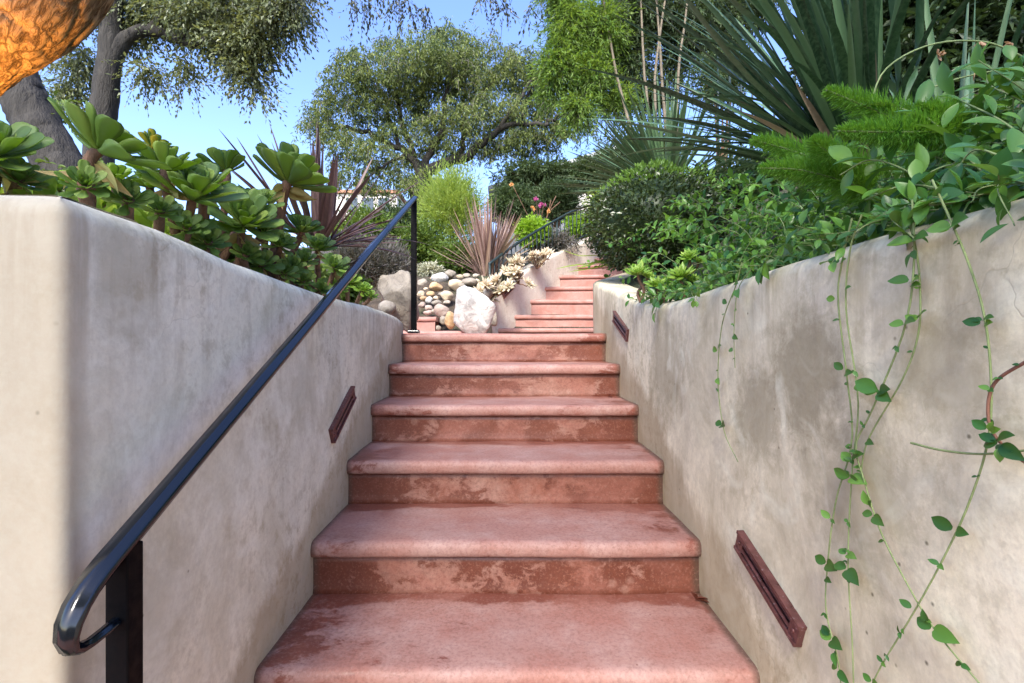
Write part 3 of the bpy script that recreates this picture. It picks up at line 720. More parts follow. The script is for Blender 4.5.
RK = [ # zoomed px, radii, depth, material, wording
 (350, 445, 24, 22, 5.9, 'rgrey', 'light grey rock at the upper left of the rock pile beside the post'),
 (408, 457, 31, 20, 5.75, 'rtan', 'orange tan oval rock in the upper left of the pile'),
 (425, 418, 38, 23, 5.95, 'rwhite', 'white rock on the crest of the pile left of the brown one'),
 (471, 402, 26, 19, 6.0, 'rgrey', 'round brown grey rock topping the pile'),
 (490, 446, 34, 27, 5.75, 'rcream', 'cream rock at the middle of the pile above the white boulder'),
 (553, 437, 36, 19, 5.85, 'rgrey', 'flat grey brown rock on the crest above the boulder'),
 (513, 414, 18, 12, 6.1, 'rcream', 'small pale rock on the crest right of the round one'),
 (541, 409, 19, 11, 6.15, 'rgrey', 'small grey rock on the crest above the flat one'),
 (580, 409, 16, 11, 6.1, 'rgrey', 'dark pebble at the right end of the crest'),
 (457, 495, 30, 25, 5.5, 'rcream', 'cream block in the middle of the pile left of the boulder'),
 (433, 557, 33, 29, 5.2, 'rpink', 'big rounded pinkish grey rock low in the pile'),
 (468, 597, 27, 38, 5.05, 'rtan', 'tan upright rock against the left side of the boulder'),
 (388, 487, 20, 14, 5.6, 'rtan', 'small tan cobble below the orange tan rock'),
 (381, 513, 17, 15, 5.5, 'rwhite', 'small white cobble on the left of the pile'),
 (345, 487, 17, 14, 5.6, 'rcream', 'pale cobble just right of the post, upper'),
 (357, 505, 17, 13, 5.5, 'rtan', 'brownish cobble just right of the post, middle'),
 (412, 523, 24, 12, 5.4, 'rgrey', 'flat grey cobble in the middle left of the pile'),
 (456, 524, 17, 10, 5.35, 'rgrey', 'small flat cobble between the cream block and pinkish rock'),
 (380, 545, 18, 12, 5.35, 'rpink', 'pink cobble above the small steps'),
 (374, 566, 22, 10, 5.3, 'rpink', 'flat pink cobble lying on the small steps'),
 (352, 532, 17, 13, 5.4, 'rpink', 'brown red cobble right of the post, lower'),
 (400, 560, 12, 10, 5.3, 'rgrey', 'tiny dark cobble left of the pinkish rock'),
 (612, 452, 32, 24, 5.8, 'rtan', 'tan rock under the pale succulents at the wall start'),
 (628, 485, 26, 24, 5.6, 'rgrey', 'grey rock wedged between the boulder and curved wall'),
 (395, 425, 16, 12, 6.05, 'rtan', 'small brown cobble between the grey and white crest rocks'),
 (520, 452, 14, 12, 5.7, 'rgrey', 'grey pebble between the cream and flat rocks'),
 (585, 432, 14, 10, 5.95, 'rcream', 'small cream cobble right of the flat crest rock'),
 (430, 488, 13, 10, 5.6, 'rgrey', 'dark pebble between tan rock and cream block'),
 (365, 468, 15, 10, 5.8, 'rcream', 'little cream cobble under the light grey rock'),
 (408, 503, 13, 9, 5.5, 'rcream', 'little cream cobble above the flat grey one'),
 (655, 590, 16, 40, 5.3, 'rgrey', 'narrow shaded stone in the gap right of the white boulder'),
 (440, 600, 14, 20, 5.15, 'rgrey', 'shaded grey stone behind the tan upright rock'),
 (420, 632, 14, 12, 5.0, 'rgrey', 'small grey stone at the foot of the pile')]
for i, (zx, zy, rx, rz, d, m, lab) in enumerate(RK):
    s = .2343 * d / F
    rock('rock', lab, 'rock', P(340 + zx * .2343, 180 + zy * .2343, d), (rx * s * 1.1, (rx + rz) * .55 * s, rz * s * 1.12), M[m], 20 + i, rng.random() * .4, .5, 'stones of the rock pile')

# ------------------------------------------------------------------ plants: generic builders
def rosette(mb, c, axis, Rr, n, T=AEON, wr=.5, inner=.3, spread=82, jit=.12):
    axis = unit(axis); a0 = unit(np.cross(axis, [.3, .2, .9])); a1 = np.cross(axis, a0)
    i = np.arange(n); t = (i + .5) / n; az = i * 2.39996 + rng.random() * 6
    phi = np.radians(12 + (spread - 12) * t ** .8) + rng.normal(0, jit, n)
    rad = np.cos(az)[:, None] * a0 + np.sin(az)[:, None] * a1
    D = axis * np.cos(phi)[:, None] + rad * np.sin(phi)[:, None]
    U = axis * np.sin(phi)[:, None] - rad * np.cos(phi)[:, None]
    U = unit(U + rng.normal(0, jit, (n, 3)))
    Ls = Rr * (inner + (1 - inner) * t ** .7) * (1 + rng.normal(0, .08, n))
    cloud(mb, np.array(c) + axis * (.06 * Rr) * (1 - t)[:, None], D, U, Ls, Ls * wr * (1 + rng.normal(0, .08, n)), T)
def blades(mb, base, n, Lr, w, spread=(5, 75), droop=.5, az=(0, 360), k=12, foldv=.28, bend_bias=None, twist=.25):
    for _ in range(n):
        ph = R(random.uniform(*spread)); a = R(random.uniform(*az))
        Ln = random.uniform(*Lr); W = w * random.uniform(.75, 1.2)
        h = np.array([math.cos(a), math.sin(a), 0.])
        d0 = h * math.sin(ph) + np.array([0, 0, math.cos(ph)])
        b = np.array(base) + h * random.uniform(0, .06) + np.array([random.uniform(-.03, .03), random.uniform(-.03, .03), 0])
        ss = np.linspace(0, 1, k); dr = droop * random.uniform(.3, 1.2) * math.sin(ph)
        p = b + d0 * (ss * Ln)[:, None] + np.array([0, 0, -1.]) * (dr * Ln * ss ** 2.2 * .55)[:, None]
        tg = unit(np.gradient(p, axis=0)); side = unit(np.cross(tg, h * math.cos(ph) - np.array([0, 0, math.sin(ph)]) + 1e-4))
        tw = random.uniform(-twist, twist) * 4 * ss
        nr0 = np.cross(side, tg)
        sd = side * np.cos(tw)[:, None] + nr0 * np.sin(tw)[:, None]; nr = np.cross(sd, tg)
        wp = W * .5 * np.minimum(1, .55 + ss * 1.5) * (1 - ss ** 3.2) ** .8 + .0006
        G = np.stack([p - sd * wp[:, None] + nr * (wp * foldv)[:, None], p - nr * (wp * foldv)[:, None] * .6, p + sd * wp[:, None] + nr * (wp * foldv)[:, None]], 1)
        mb.grid(G)
def one_blade(mb, pts, w, k=18, fold=.25, updir=(0, -.3, 1)):
    p = spline(pts, k); ss = np.linspace(0, 1, k); tg = unit(np.gradient(p, axis=0))
    sd = unit(np.cross(tg, np.array(updir))); nr = np.cross(sd, tg)
    wp = w * .5 * np.minimum(1, .6 + ss * 2) * (1 - ss ** 3.5) ** .8 + .0006
    mb.grid(np.stack([p - sd * wp[:, None] + nr * (wp * fold)[:, None], p, p + sd * wp[:, None] + nr * (wp * fold)[:, None]], 1))
def twigs(mbl, mbt, clumps, ntw, lpt, tl, ll, lw, droop=.5, T=QUAD, outw=.6, shell=.35, wood=True, spread=.7, filt=None):
    """clumps: (centre, radii, weight). Leaves set along small twigs filling each clump."""
    for c, r, wt in clumps:
        n = int(ntw * wt); 
        if n < 1: continue
        b = ball(n, shell); s = np.array(c) + b * np.array(r)
        # clumped: pull start points to sub-centres
        ns = max(3, n // 14); sub = np.array(c) + ball(ns, .3) * np.array(r)
        pick = sub[rng.integers(0, ns, n)]; s = s * .45 + pick * .55 + rng.normal(0, .05, (n, 3)) * np.array(r)
        d = unit(b * outw + rdir(n) * .7 + np.array([0, 0, -droop]))
        tlen = tl * (.6 + .8 * rng.random(n))
        u = (np.arange(lpt) + .5) / lpt
        Pp = s[:, None] + d[:, None] * (u[None, :, None] * tlen[:, None, None]) + np.array([0, 0, -1.]) * (droop * .5 * (u ** 2)[None, :, None] * tlen[:, None, None])
        m = n * lpt; Pp = Pp.reshape(-1, 3)
        Dd = np.repeat(d, lpt, 0) + rdir(m) * spread + np.array([0, 0, -droop * .5])
        if filt is not None:
            k = filt(Pp); Pp, Dd = Pp[k], Dd[k]; m = len(Pp)
        U = rdir(m) * .8 + np.array([0, 0, .8])
        Ls = ll * (.6 + .8 * rng.random(m))
        cloud(mbl, Pp, Dd, U, Ls, Ls * lw, T)
        if wood and mbt is not None:
            for q in range(0, n, 3):
                mbt.tube([s[q], s[q] + d[q] * tlen[q] * .6 + np.array([0, 0, -droop * .1 * tlen[q]]), s[q] + d[q] * tlen[q] + np.array([0, 0, -droop * .5 * tlen[q]])], [ll * .06, ll * .045, ll * .02], 3, False)
def limb(mb, pts, r0, r1, k=8, n=14, wob=.12, jit=.0):
    p = spline(pts, n)
    if jit: p[1:-1] += rng.normal(0, jit, (n - 2, 3))
    mb.tube(p, np.linspace(r0, r1, n), k, True, wob)
def shrub(name, label, cat, c, r, n_tw, ll, lw, mleaf, base_z=None, group=None, tl=.12, lpt=7, droop=.1, T=QUAD, shell=.65, extra=None, core=.0, outw=1.0):
    c = np.array(c, float); r = np.array(r, float)
    bz = base_z if base_z is not None else c[2] - r[2]
    t = thing(name, label, cat, (c[0], c[1], bz), group)
    ml, mt = MB(), MB()
    twigs(ml, mt, [(c, r * .9, 1)] + (extra or []), n_tw, lpt, tl, ll, lw, droop, T, outw, shell, False)
    ml.build('foliage', mleaf, t, smooth=False)
    for q in range(9):
        e = c + ball(1, .5)[0] * r * .75
        limb(mt, [(c[0] + rng.normal() * .03, c[1] + rng.normal() * .03, bz - .05), (c + e) / 2 - np.array([0, 0, r[2] * .3]), e], max(.006, r[0] * .03), .003, 5, 8)
    mt.build('stem', M['stem'], t)
    return t

# ------------------------------------------------------------------ rosette succulents in the left planter
def aeonium(label, heads, foot, msel='aeon', stem_r=.010, n=34, T=AEON, wr=.43, name='rosette_succulent', grp='rosette succulents in the planters', spread=88):
    foot = np.array(foot, float); t = thing(name, label, 'succulent', foot, grp)
    if foot[0] < -.8:                                     # keep the heads above or behind the wall top
        hh = []
        for c, ax, Rr in heads:
            k = max(1.0, .72 / abs(c[0])); hh.append((np.array([c[0] * k, c[1] * k, EZ + (c[2] - EZ) * k]), ax, Rr * k * .86))
        heads = hh
    for c, ax, Rr in heads:
        mb = MB(); rosette(mb, c, ax, Rr, n, T, wr, .3, spread); mb.build('rosette', M[msel], t)
        if Rr > .05 and msel == 'aeon':
            mb = MB(); kk = 6; a_ = rng.random(kk) * 6.28
            D = np.stack([np.cos(a_), np.sin(a_), -1.1 + rng.random(kk) * .9], -1)
            cloud(mb, np.array(c) - unit(ax) * (.012 + .03 * rng.random((kk, 1))), D, rdir(kk), Rr * (.4 + .4 * rng.random(kk)), Rr * .2, HEART); mb.build('dry_leaves', M['dryrose'], t)
    mb = MB()
    for c, ax, Rr in heads:
        c = np.array(c); ax = unit(ax)
        mid = (foot + c) / 2 + np.array([0, 0, -.015]) + rng.normal(0, .01, 3)
        limb(mb, [foot, mid, c - ax * .03, c + ax * .01], stem_r * 1.15, stem_r, 8, 12, .15)
    mb.build('stem', M['stem'], t)
def Z0(p): return float(height(p[0], p[1]))
def foot(px, py, d):
    d = .83 * F / (CX - px); return np.array([-.83 - random.random() * .05, d, 1.575])
aeonium('big dark rosette plant at the left edge under the dark trunk', [(P(-6, 158, .95), (.45, -.5, .75), .125), (P(18, 182, .98), (.5, -.3, .6), .07)], foot(5, 190, 1.0))
aeonium('large rosette on a bent brown stem, second from the left edge', [(P(98, 152, .9), (.45, .1, .8), .118)], foot(74, 192, 1.02), n=34)
aeonium('small upright rosette rising against the sky above the left wall', [(P(152, 148, 1.5), (.15, .1, 1), .075)], foot(143, 192, 1.5), stem_r=.008, n=24)
aeonium('wide rosette with long pale leaves leaning over the left wall', [(P(192, 200, 1.0), (.35, -.35, .85), .125), (P(165, 172, 1.12), (.0, -.1, 1), .095)], foot(170, 232, 1.05))
aeonium('upper dark rosette just left of the thick stemmed one', [(P(226, 172, 1.5), (-.2, .1, 1), .10)], foot(222, 215, 1.5))
aeonium('thick stemmed rosette like a fan, tallest against the bronze blades', [(P(288, 184, 1.3), (.35, .1, .95), .145)], foot(268, 238, 1.3), n=44, stem_r=.016)
aeonium('broad rosette facing outward and hanging over the middle of the left wall', [(P(243, 226, 1.08), (.45, -.6, .55), .105)], foot(228, 240, 1.15))
aeonium('green rosettes clustered under the thick stemmed one', [(P(262, 205, 1.3), (.1, -.5, .8), .07), (P(300, 232, 1.45), (.3, -.5, .8), .082), (P(280, 246, 1.35), (.4, -.6, .6), .06)], foot(280, 262, 1.45))
aeonium('bright rosettes behind the rail in the middle of the left wall', [(P(318, 250, 1.7), (.3, -.5, .8), .085), (P(334, 268, 1.75), (.3, -.6, .6), .07), (P(305, 262, 1.6), (.3, -.6, .6), .06)], foot(318, 278, 1.75))
aeonium('light green rosettes lowest along the wall just past the rail', [(P(348, 283, 2.0), (.3, -.6, .7), .075), (P(362, 291, 2.15), (.4, -.6, .6), .06), (P(338, 290, 1.9), (.3, -.6, .6), .05), (P(370, 297, 2.25), (.4, -.4, .6), .045)], foot(352, 300, 2.1), 'rosebr')
aeonium('bright low rosettes between the two left brown stems', [(P(56, 190, 1.25), (.1, -.4, .9), .08), (P(115, 182, 1.2), (.2, -.3, .9), .075), (P(100, 186, 1.35), (0, -.4, .9), .075)], foot(85, 195, 1.3), 'rosebr')
aeonium('dim rosettes deep behind the wide pale leaved one', [(P(205, 190, 1.35), (.1, -.3, .9), .09), (P(150, 188, 1.35), (0, -.3, .9), .08), (P(245, 205, 1.6), (.2, -.3, .9), .1)], foot(200, 215, 1.4))
for lab, hs in (('low rosettes tucked at the wall edge below the bent brown stem', [(128, 192, .06), (85, 178, .055)]), ('low rosettes on the wall edge under the wide pale leaved one', [(160, 203, .06), (186, 220, .07), (208, 234, .06)]),
                ('low rosettes on the wall edge right of the hanging broad one', [(262, 256, .07), (284, 264, .065), (246, 246, .06)]), ('low rosettes on the wall edge just left of the rail', [(303, 272, .065), (320, 280, .065), (292, 258, .07)]),
                ('crowded upper rosettes between the small upright and the thick stemmed ones', [(205, 180, .06), (250, 196, .07), (262, 222, .07)])):
    aeonium(lab, [(P(px, py + 10, .72 * F / (CX - px)), (.5, -.65, .5), rr * .95) for px, py, rr in hs], foot(hs[0][0], 0, 0), n=28)
# right planter, small bright ones
for lab, px, py, d, rr in (('bright green rosette at the low dip of the right wall, leftmost', 638, 274, 2.15, .062), ('bright green rosette in the middle of three on the right wall dip', 657, 286, 2.02, .055),
                           ('bright green rosette on the right wall, larger and rightmost of three', 681, 277, 1.9, .066), ('bright green rosette high behind the three on the wall dip', 689, 258, 2.0, .05)):
    p = P(px, py, d); aeonium(lab, [(p, (-.3, -.5, .8), rr), (p + np.array([.05, .03, -.01]), (.1, -.5, .8), rr * .7)], (p[0] + .02, d + .03, p[2] - .12), 'rosebr', .006, 26, PLUMP, .42)
# pale succulents on the start of the curved wall
for lab, px, py, d, rr in (('pale pinkish succulent cluster at the start of the curved wall, lower', 494, 284, 5.65, .15), ('pale grey succulent cluster behind the railing start, upper', 519, 271, 6.1, .15),
                           ('small silvery succulent behind the railing above the step light', 537, 257, 6.7, .11)):
    p = P(px, py, d); hs = [(p + rng.normal(0, 1, 3) * np.array([.09, .05, .055]), unit(np.array([rng.normal() * .5, -.7, .8])), rr * .8) for _ in range(12)]
    aeonium(lab, hs, (p[0], p[1], p[2] - .16), 'pale', .006, 22, PLUMP, .36, 'pale_succulent', 'pale succulents on the curved wall', 95)

# ------------------------------------------------------------------ strap leaved plants
t = thing('flax_plant', 'dark purple brown flax behind the rosettes on the left', 'flax', P(318, 250, 2.6))
mb = MB(); b = P(318, 248, 2.6); blades(mb, b, 60, (.4, .68), .024, (2, 62), .35); blades(mb, b, 18, (.35, .6), .022, (35, 80), .5, (-60, 60)); mb.build('blades', M['flaxd'], t)
t = thing('flax_plant', 'reddish bronze flax above the rock pile', 'flax', P(487, 276, 6.4))
mb = MB(); b = P(487, 278, 6.4); blades(mb, b, 150, (.65, 1.1), .026, (1, 33), .25); blades(mb, b, 14, (.6, .9), .022, (35, 62), .6); mb.build('blades', M['flaxr'], t)
mb = MB(); blades(mb, b, 6, (.8, 1.0), .05, (25, 60), .7, (-50, 40)); mb.build('dry_blade', M['deadblade'], t)
t = thing('yucca', 'spiky grey green yucca fan behind the round clipped bush', 'yucca', (1.42, 4.3, 2.6))
mb = MB(); b = P(668, 192, 4.25)
blades(mb, b, 150, (.75, 1.02), .026, (4, 96), .10, (0, 360), 9, .3, None, .1); blades(mb, b, 60, (.7, .98), .026, (40, 100), .10, (130, 230), 9, .3, None, .1); mb.build('blades', M['yucca'], t)
mb = MB(); blades(mb, b - np.array([0, 0, .05]), 40, (.45, .75), .022, (90, 140), .3); mb.build('dry_blade', M['deadblade'], t)
mb = MB(); limb(mb, [(1.42, 4.3, 2.3), b - np.array([0, 0, .15]), b], .07, .06, 8); mb.build('trunk', M['stem'], t)
# the big flax
t = thing('flax_plant', 'huge dark green flax with broad arching blades above the right wall', 'flax', (1.62, 2.1, 2.0))
mb = MB(); b = P(868, 190, 1.95)
Bp = [ # measured blades: end points and depth
 [(856, 165, 1.9), (760, 90, 1.7), (690, 5, 1.55), (655, -40, 1.5)], [(850, 160, 1.9), (770, 105, 1.8), (700, 98, 1.75), (610, 108, 1.7)],
 [(848, 165, 1.9), (790, 142, 1.8), (745, 132, 1.7), (703, 135, 1.65)], [(858, 165, 1.9), (780, 80, 1.8), (715, 42, 1.75), (612, 36, 1.75)],
 [(862, 165, 1.9), (800, 60, 1.75), (730, 0, 1.6), (700, -60, 1.6)], [(860, 160, 1.9), (815, 70, 1.8), (770, 20, 1.7), (720, -30, 1.6)],
 [(868, 160, 1.9), (830, 60, 1.8), (780, 5, 1.7), (740, -60, 1.7)], [(868, 160, 1.9), (845, 70, 1.8), (800, -10, 1.7), (780, -60, 1.7)],
 [(874, 160, 1.95), (860, 70, 1.9), (830, -10, 1.8), (810, -70, 1.8)], [(878, 160, 1.95), (880, 70, 1.85), (860, -10, 1.7), (840, -60, 1.6)],
 [(885, 160, 1.95), (897, 80, 1.9), (890, -10, 1.8), (880, -60, 1.7)], [(890, 160, 1.95), (915, 70, 1.9), (920, -10, 1.8), (920, -60, 1.7)],
 [(852, 168, 2.0), (740, 100, 2.0), (690, 78, 2.0), (640, 84, 2.05)]]
for q in Bp:
    pts = [b + np.array([random.uniform(-.05, .05), random.uniform(-.05, .05), 0])] + [P(*w) for w in q]
    one_blade(mb, pts, random.uniform(.027, .036))
blades(mb, b, 95, (.9, 1.4), .024, (3, 55), .8, (90, 250), 16); blades(mb, b, 60, (.8, 1.3), .023, (20, 62), .4, (120, 240), 14)
mb.build('blades', M['flaxg'], t)
mb = MB(); blades(mb, b, 9, (.4, .7), .025, (20, 60), .5, (150, 260), 14); mb.build('dry_blades', M['deadblade'], t)
t = thing('flax_plant', 'second dark green flax in the top right corner behind the vines', 'flax', (2.2, 2.3, 2.2))
mb = MB(); blades(mb, (2.05, 2.25, 2.05), 34, (.9, 1.35), .024, (2, 60), .8, (0, 360), 14); mb.build('blades', M['flaxg'], t)
t = thing('strap_leaf_plant', 'few green strap leaves poking left past the wall end', 'plant', (.85, 3.45, 1.9))
mb = MB()
for q in ([(612, 262, 3.5), (590, 264, 3.45), (572, 266, 3.4), (556, 269, 3.35)], [(614, 262, 3.5), (598, 256, 3.45), (580, 256, 3.4), (562, 250, 3.4)], [(612, 264, 3.5), (596, 268, 3.4), (584, 270, 3.35), (568, 272, 3.3)], [(620, 262, 3.5), (600, 262, 3.45), (588, 266, 3.35), (574, 269, 3.3)]):
    one_blade(mb, [P(*w) for w in q], .035)
mb.build('blades', M['rosebr'], t)

# ------------------------------------------------------------------ clipped round bush
t = thing('boxwood', 'round clipped dark green bush behind the right wall', 'shrub', (1.05, 3.15, 1.9))
c = P(656, 222, 3.2); rr = np.array([.44, .40, .335])
ml, mt2 = MB(), MB()
n = 15000
d = rdir(n); rad = .80 + .2 * rng.random(n)
lump = np.array([1 + .12 * noise.noise(Vector(v * 2.2)) + .08 * noise.noise(Vector(v * 5)) for v in d])
Pp = c + d * (rad * lump)[:, None] * rr
Ls = .026 * (.6 + .8 * rng.random(n)); up_ = (d[:, 2] > .45 + .25 * rng.random(n)) & (rad > .92)
Dd = unit(d + rdir(n) * .9); U = d + rdir(n) * .6
cloud(ml, Pp[~up_], Dd[~up_], U[~up_], Ls[~up_], Ls[~up_] * .55, QUAD)
cloud(mt2, Pp[up_] + d[up_] * .01, unit(d[up_] + rdir(up_.sum()) * .5), U[up_], Ls[up_], Ls[up_] * .5, QUAD)
ml.build('foliage', M['box'], t, smooth=False); mt2.build('young_shoots', M['boxtip'], t, smooth=False)
V, Fc = ICO3; me_c = MB(); me_c.add(V * rr * .78 + c, None, Fc); me_c.build('dark_core', M['darkleaf'], t)  # solid dark core standing in for the bush's shaded inside
mb = MB(); limb(mb, [(c[0], c[1], 1.7), c], .03, .02); mb.build('stem', M['stem'], t)

# ------------------------------------------------------------------ periwinkle cover
def leafy_stem(ms, ml, ml2, pts, sp, ll, lw=.62, r=.0016, T=OVALN, light=.1, n=None, start=0.0):
    p = spline(pts, 24); seg = np.linalg.norm(np.diff(p, axis=0), axis=1); cum = np.concatenate([[0], np.cumsum(seg)])
    ms.tube(p, np.linspace(r, r * .6, 24), 5, False)
    tg = unit(np.gradient(p, axis=0))
    k = 0
    for s in np.arange(start, cum[-1], sp):
        q = np.array([np.interp(s, cum, p[:, a]) for a in range(3)]); tt = np.array([np.interp(s, cum, tg[:, a]) for a in range(3)])
        u = unit(np.cross(tt, [0, 0, 1]) + rng.normal(0, .35, 3)); w = unit(np.cross(u, tt))
        if k % 2: u = w
        for sg in (-1, 1):
            D = unit(u * sg + tt * .55 + np.array([0, 0, .15]) + rng.normal(0, .2, 3)); Lf = ll * random.uniform(.65, 1.2)
            cloud(ml2 if random.random() < light else ml, (q + D * .004)[None], D[None], unit(np.array([-.25, -.35, .9]) + rng.normal(0, .35, 3))[None], Lf, Lf * lw * random.uniform(.8, 1.15), T)
        k += 1
def surfp(x, y):
    return float(height(x, y))
pv = thing('periwinkle', 'glossy green periwinkle covering the bank along the right wall top', 'ground cover', (1.0, 1.4, 1.6)); pv['kind'] = 'stuff'
ms, ml, ml2 = MB(), MB(), MB()
for i in range(760):
    y = random.uniform(.42, 2.2) ** 1.0; x = .70 + random.random() ** 1.1 * (.28 + .62 * min(1, y / 1.5))
    mound = .02 + .19 * smooth(.05, .5, x - .68) * (1.0 if y < 1.6 else .75) + .05 * math.sin(7 * y)
    z = surfp(max(x, .74), y) + mound * random.uniform(.5, 1.0)
    a = random.uniform(0, 2 * PI) if random.random() < .4 else random.uniform(2.2, 4.6)
    Ln = random.uniform(.10, .24); h = np.array([math.cos(a), math.sin(a), 0])
    p0 = np.array([x, y, z - .03]); p1 = p0 + h * Ln * .4 + np.array([0, 0, random.uniform(.02, .09)]); p2 = p0 + h * Ln + np.array([0, 0, random.uniform(-.03, .07)])
    wt = float(np.interp(y, RW[:, 1], RW[:, 2]))
    for q_ in (p0, p1, p2):
        if q_[0] < .84: q_[2] = max(q_[2], wt + .022)
        if q_[0] < .60: q_[0] = .60
    if random.random() < .1 and p2[0] < .72: p2[0] = .592; p1[0] = .625; p1[2] = wt + .02; p2[2] = wt - random.uniform(.0, .05)
    leafy_stem(ms, ml, ml2, [p0, p1, p2], .03, random.uniform(.024, .04), .54, .0012, OVAL if y > 1.1 else OVALN, .08 if y < 1.4 else .22)
# a few taller leading shoots
for i in range(46):
    y = random.uniform(.6, 1.8); x = random.uniform(.8, 1.35); z = surfp(x, y) + .10
    a = random.uniform(0, 2 * PI); h = np.array([math.cos(a), math.sin(a), 0])
    leafy_stem(ms, ml, ml2, [(x, y, z), (x + h[0] * .05, y + h[1] * .05, z + .1), (x + h[0] * .14, y + h[1] * .14, z + .17)], .032, .04, .5, .0014, OVALN, .05)
for i in range(120):                                   # further back between bush and flax
    y = random.uniform(1.9, 3.6); x = .76 + random.random() * .8; z = surfp(x, y) + random.uniform(.05, .34)
    a = random.uniform(2.0, 5.0); h = np.array([math.cos(a), math.sin(a), 0]); p0 = np.array([x, y, z])
    leafy_stem(ms, ml, ml2, [p0, p0 + h * .1 + [0, 0, .06], p0 + h * .2 + [0, 0, .03]], .032, .04, .55, .0014, OVAL, .45)
ms.build('stems', M['vstem'], pv); ml.build('foliage', M['vinca'], pv); ml2.build('young_leaves', M['vinlight'], pv)

# bigger glossy leaves at the right edge
t = thing('climber', 'large glossy leaved climber arching over the right edge of the wall', 'climber', (1.1, .95, 1.7))
ms, ml, ml2 = MB(), MB(), MB()
for pts in ([(1010, 200, .8), (960, 150, .85), (930, 120, .9), (900, 108, .95)], [(1040, 150, .8), (1000, 120, .85), (960, 100, .95), (940, 85, 1.0)], [(1030, 190, .75), (990, 170, .78), (950, 165, .82), (915, 180, .85)],
            [(1050, 120, .85), (1020, 100, .9), (990, 85, .95), (985, 70, 1.0)], [(980, 200, .8), (945, 190, .8), (905, 185, .85), (865, 200, .88)], [(1040, 170, .7), (1010, 160, .72), (975, 150, .75), (955, 172, .78)],
            [(930, 190, .85), (905, 170, .9), (870, 160, .95), (840, 175, 1.0)], [(1050, 185, .72), (1020, 180, .72), (1000, 172, .74), (985, 178, .75)]):
    leafy_stem(ms, ml, ml2, [P(*q) for q in pts], .034, .062, .42, .002, OVALN, .03)
ms.build('stem', M['vstem'], t); ml.build('leaves', M['vinca'], t)
if ml2.V: ml2.build('young_leaves', M['vinlight'], t)
# dead flowers on a long arching stalk
t = thing('flower_stalk', 'arching green stalk with small dried flowers at the top right', 'plant', P(868, 110, 1.2))
ms = MB(); pth = spline([P(868, 112, 1.2), P(885, 70, 1.2), P(930, 45, 1.2), P(985, 42, 1.2), P(1030, 60, 1.2)], 20); ms.tube(pth, .0022, 5)
pth2 = spline([P(925, 90, 1.1), P(960, 78, 1.1), P(1000, 70, 1.1), P(1035, 66, 1.1)], 14); ms.tube(pth2, .002, 5); ms.build('stem', M['vstem'], t)
for px, py, d in ((938, 55, 1.2), (980, 42, 1.2), (975, 72, 1.1), (1018, 70, 1.1), (1012, 44, 1.2)):
    mb = MB(); rosette(mb, P(px, py, d), rng.normal(size=3), .018, 7, PLUMP, .6, .7, 80); mb.build('flower', M['dry'], t)

# trailing vines down the right wall
def vine(label, px_pts, leaves, X=.6, r=.0016, ms_='vstem', grp='vines trailing down the right wall', lw=.66, lscale=1.0):
    pts = [WX(a, b, X) for a, b in px_pts]; sp_ = spline(pts, 160); sx = CX + sp_[:, 0] * F / sp_[:, 1]; sy = CY - (sp_[:, 2] - EZ) * F / sp_[:, 1]
    t = thing('vine', label, 'vine', pts[0], grp)
    ms = MB(); ms.tube(spline(pts, 40), np.linspace(r, r * .7, 40), 5, False); ms.build('stem', M[ms_], t)
    ml = MB()
    for (a, b, size, ang) in leaves:
        q = sp_[np.argmin((sx - a) ** 2 + (sy - b) ** 2)] + np.array([-.003, 0, 0]); Lf = .95 * size * q[1] / F
        D = np.array([-.25 + rng.normal() * .1, -math.cos(ang) * 1.0, math.sin(ang)]) # image right = nearer
        U = unit(np.array([-.9, -.1, .5]) + rng.normal(0, .18, 3))
        cloud(ml, (q + unit(D) * .003)[None], D[None], U[None], Lf * 1.05, Lf * lw, HEART)
        if size > 13: cloud(ml, (q - unit(D) * .002)[None], (D * [1, -1, .8])[None], U[None], Lf * .75, Lf * .52, HEART)
    for q in sp_[rng.integers(8, 156, max(2, len(px_pts)))] if leaves else []:
        Lf = rng.uniform(.006, .013)
        for sg in (-1, 1):
            if rng.random() < .8: cloud(ml, (q + [-.002, 0, 0])[None], np.array([[-.4 + rng.normal() * .3, sg * 1.0, rng.normal() * .5]]), unit(np.array([-.8, rng.normal() * .4, .6]))[None], Lf, Lf * .6, HEART)
    if ml.V: ml.build('leaves', M['vinca'], t)
PIr = PI
vine('short thin vine with few leaves nearest the top of the steps', [(742, 262), (736, 285), (722, 325), (718, 380), (724, 430), (738, 462)], [(722, 350, 11, .4), (716, 350, 10, 2.8), (722, 378, 9, -.6), (719, 425, 14, .1), (721, 300, 9, 2.6), (737, 284, 9, 0)], .605)
vine('faint vine shoot hanging beside the short thin one', [(752, 268), (738, 290), (734, 330), (735, 368)], [(742, 290, 12, -.8), (733, 288, 10, -2.2), (734, 312, 8, .2), (735, 335, 9, -.4), (731, 352, 8, 2.8)], .6, .0012)
vine('leftmost vine of the central bundle on the right wall', [(852, 218), (842, 262), (838, 300), (846, 370), (852, 440), (836, 500), (828, 560), (826, 610), (838, 660), (842, 700)],
     [(838, 262, 14, 2.7), (842, 300, 11, 3), (836, 372, 13, 2.6), (848, 372, 13, .2), (828, 562, 20, .15), (824, 520, 11, 2.5), (822, 578, 10, .1), (832, 640, 20, .2), (836, 652, 12, -1), (828, 638, 13, 2.8), (841, 668, 14, -.3)], .605)
vine('middle vine of the central bundle running straight down the wall', [(862, 214), (850, 250), (846, 310), (858, 400), (852, 470), (848, 560), (852, 640), (854, 700)],
     [(848, 290, 10, .3), (853, 385, 12, -.4), (850, 476, 22, .1), (846, 478, 18, 2.9), (856, 460, 20, .6), (852, 570, 22, -.15), (838, 555, 14, .2)], .602)
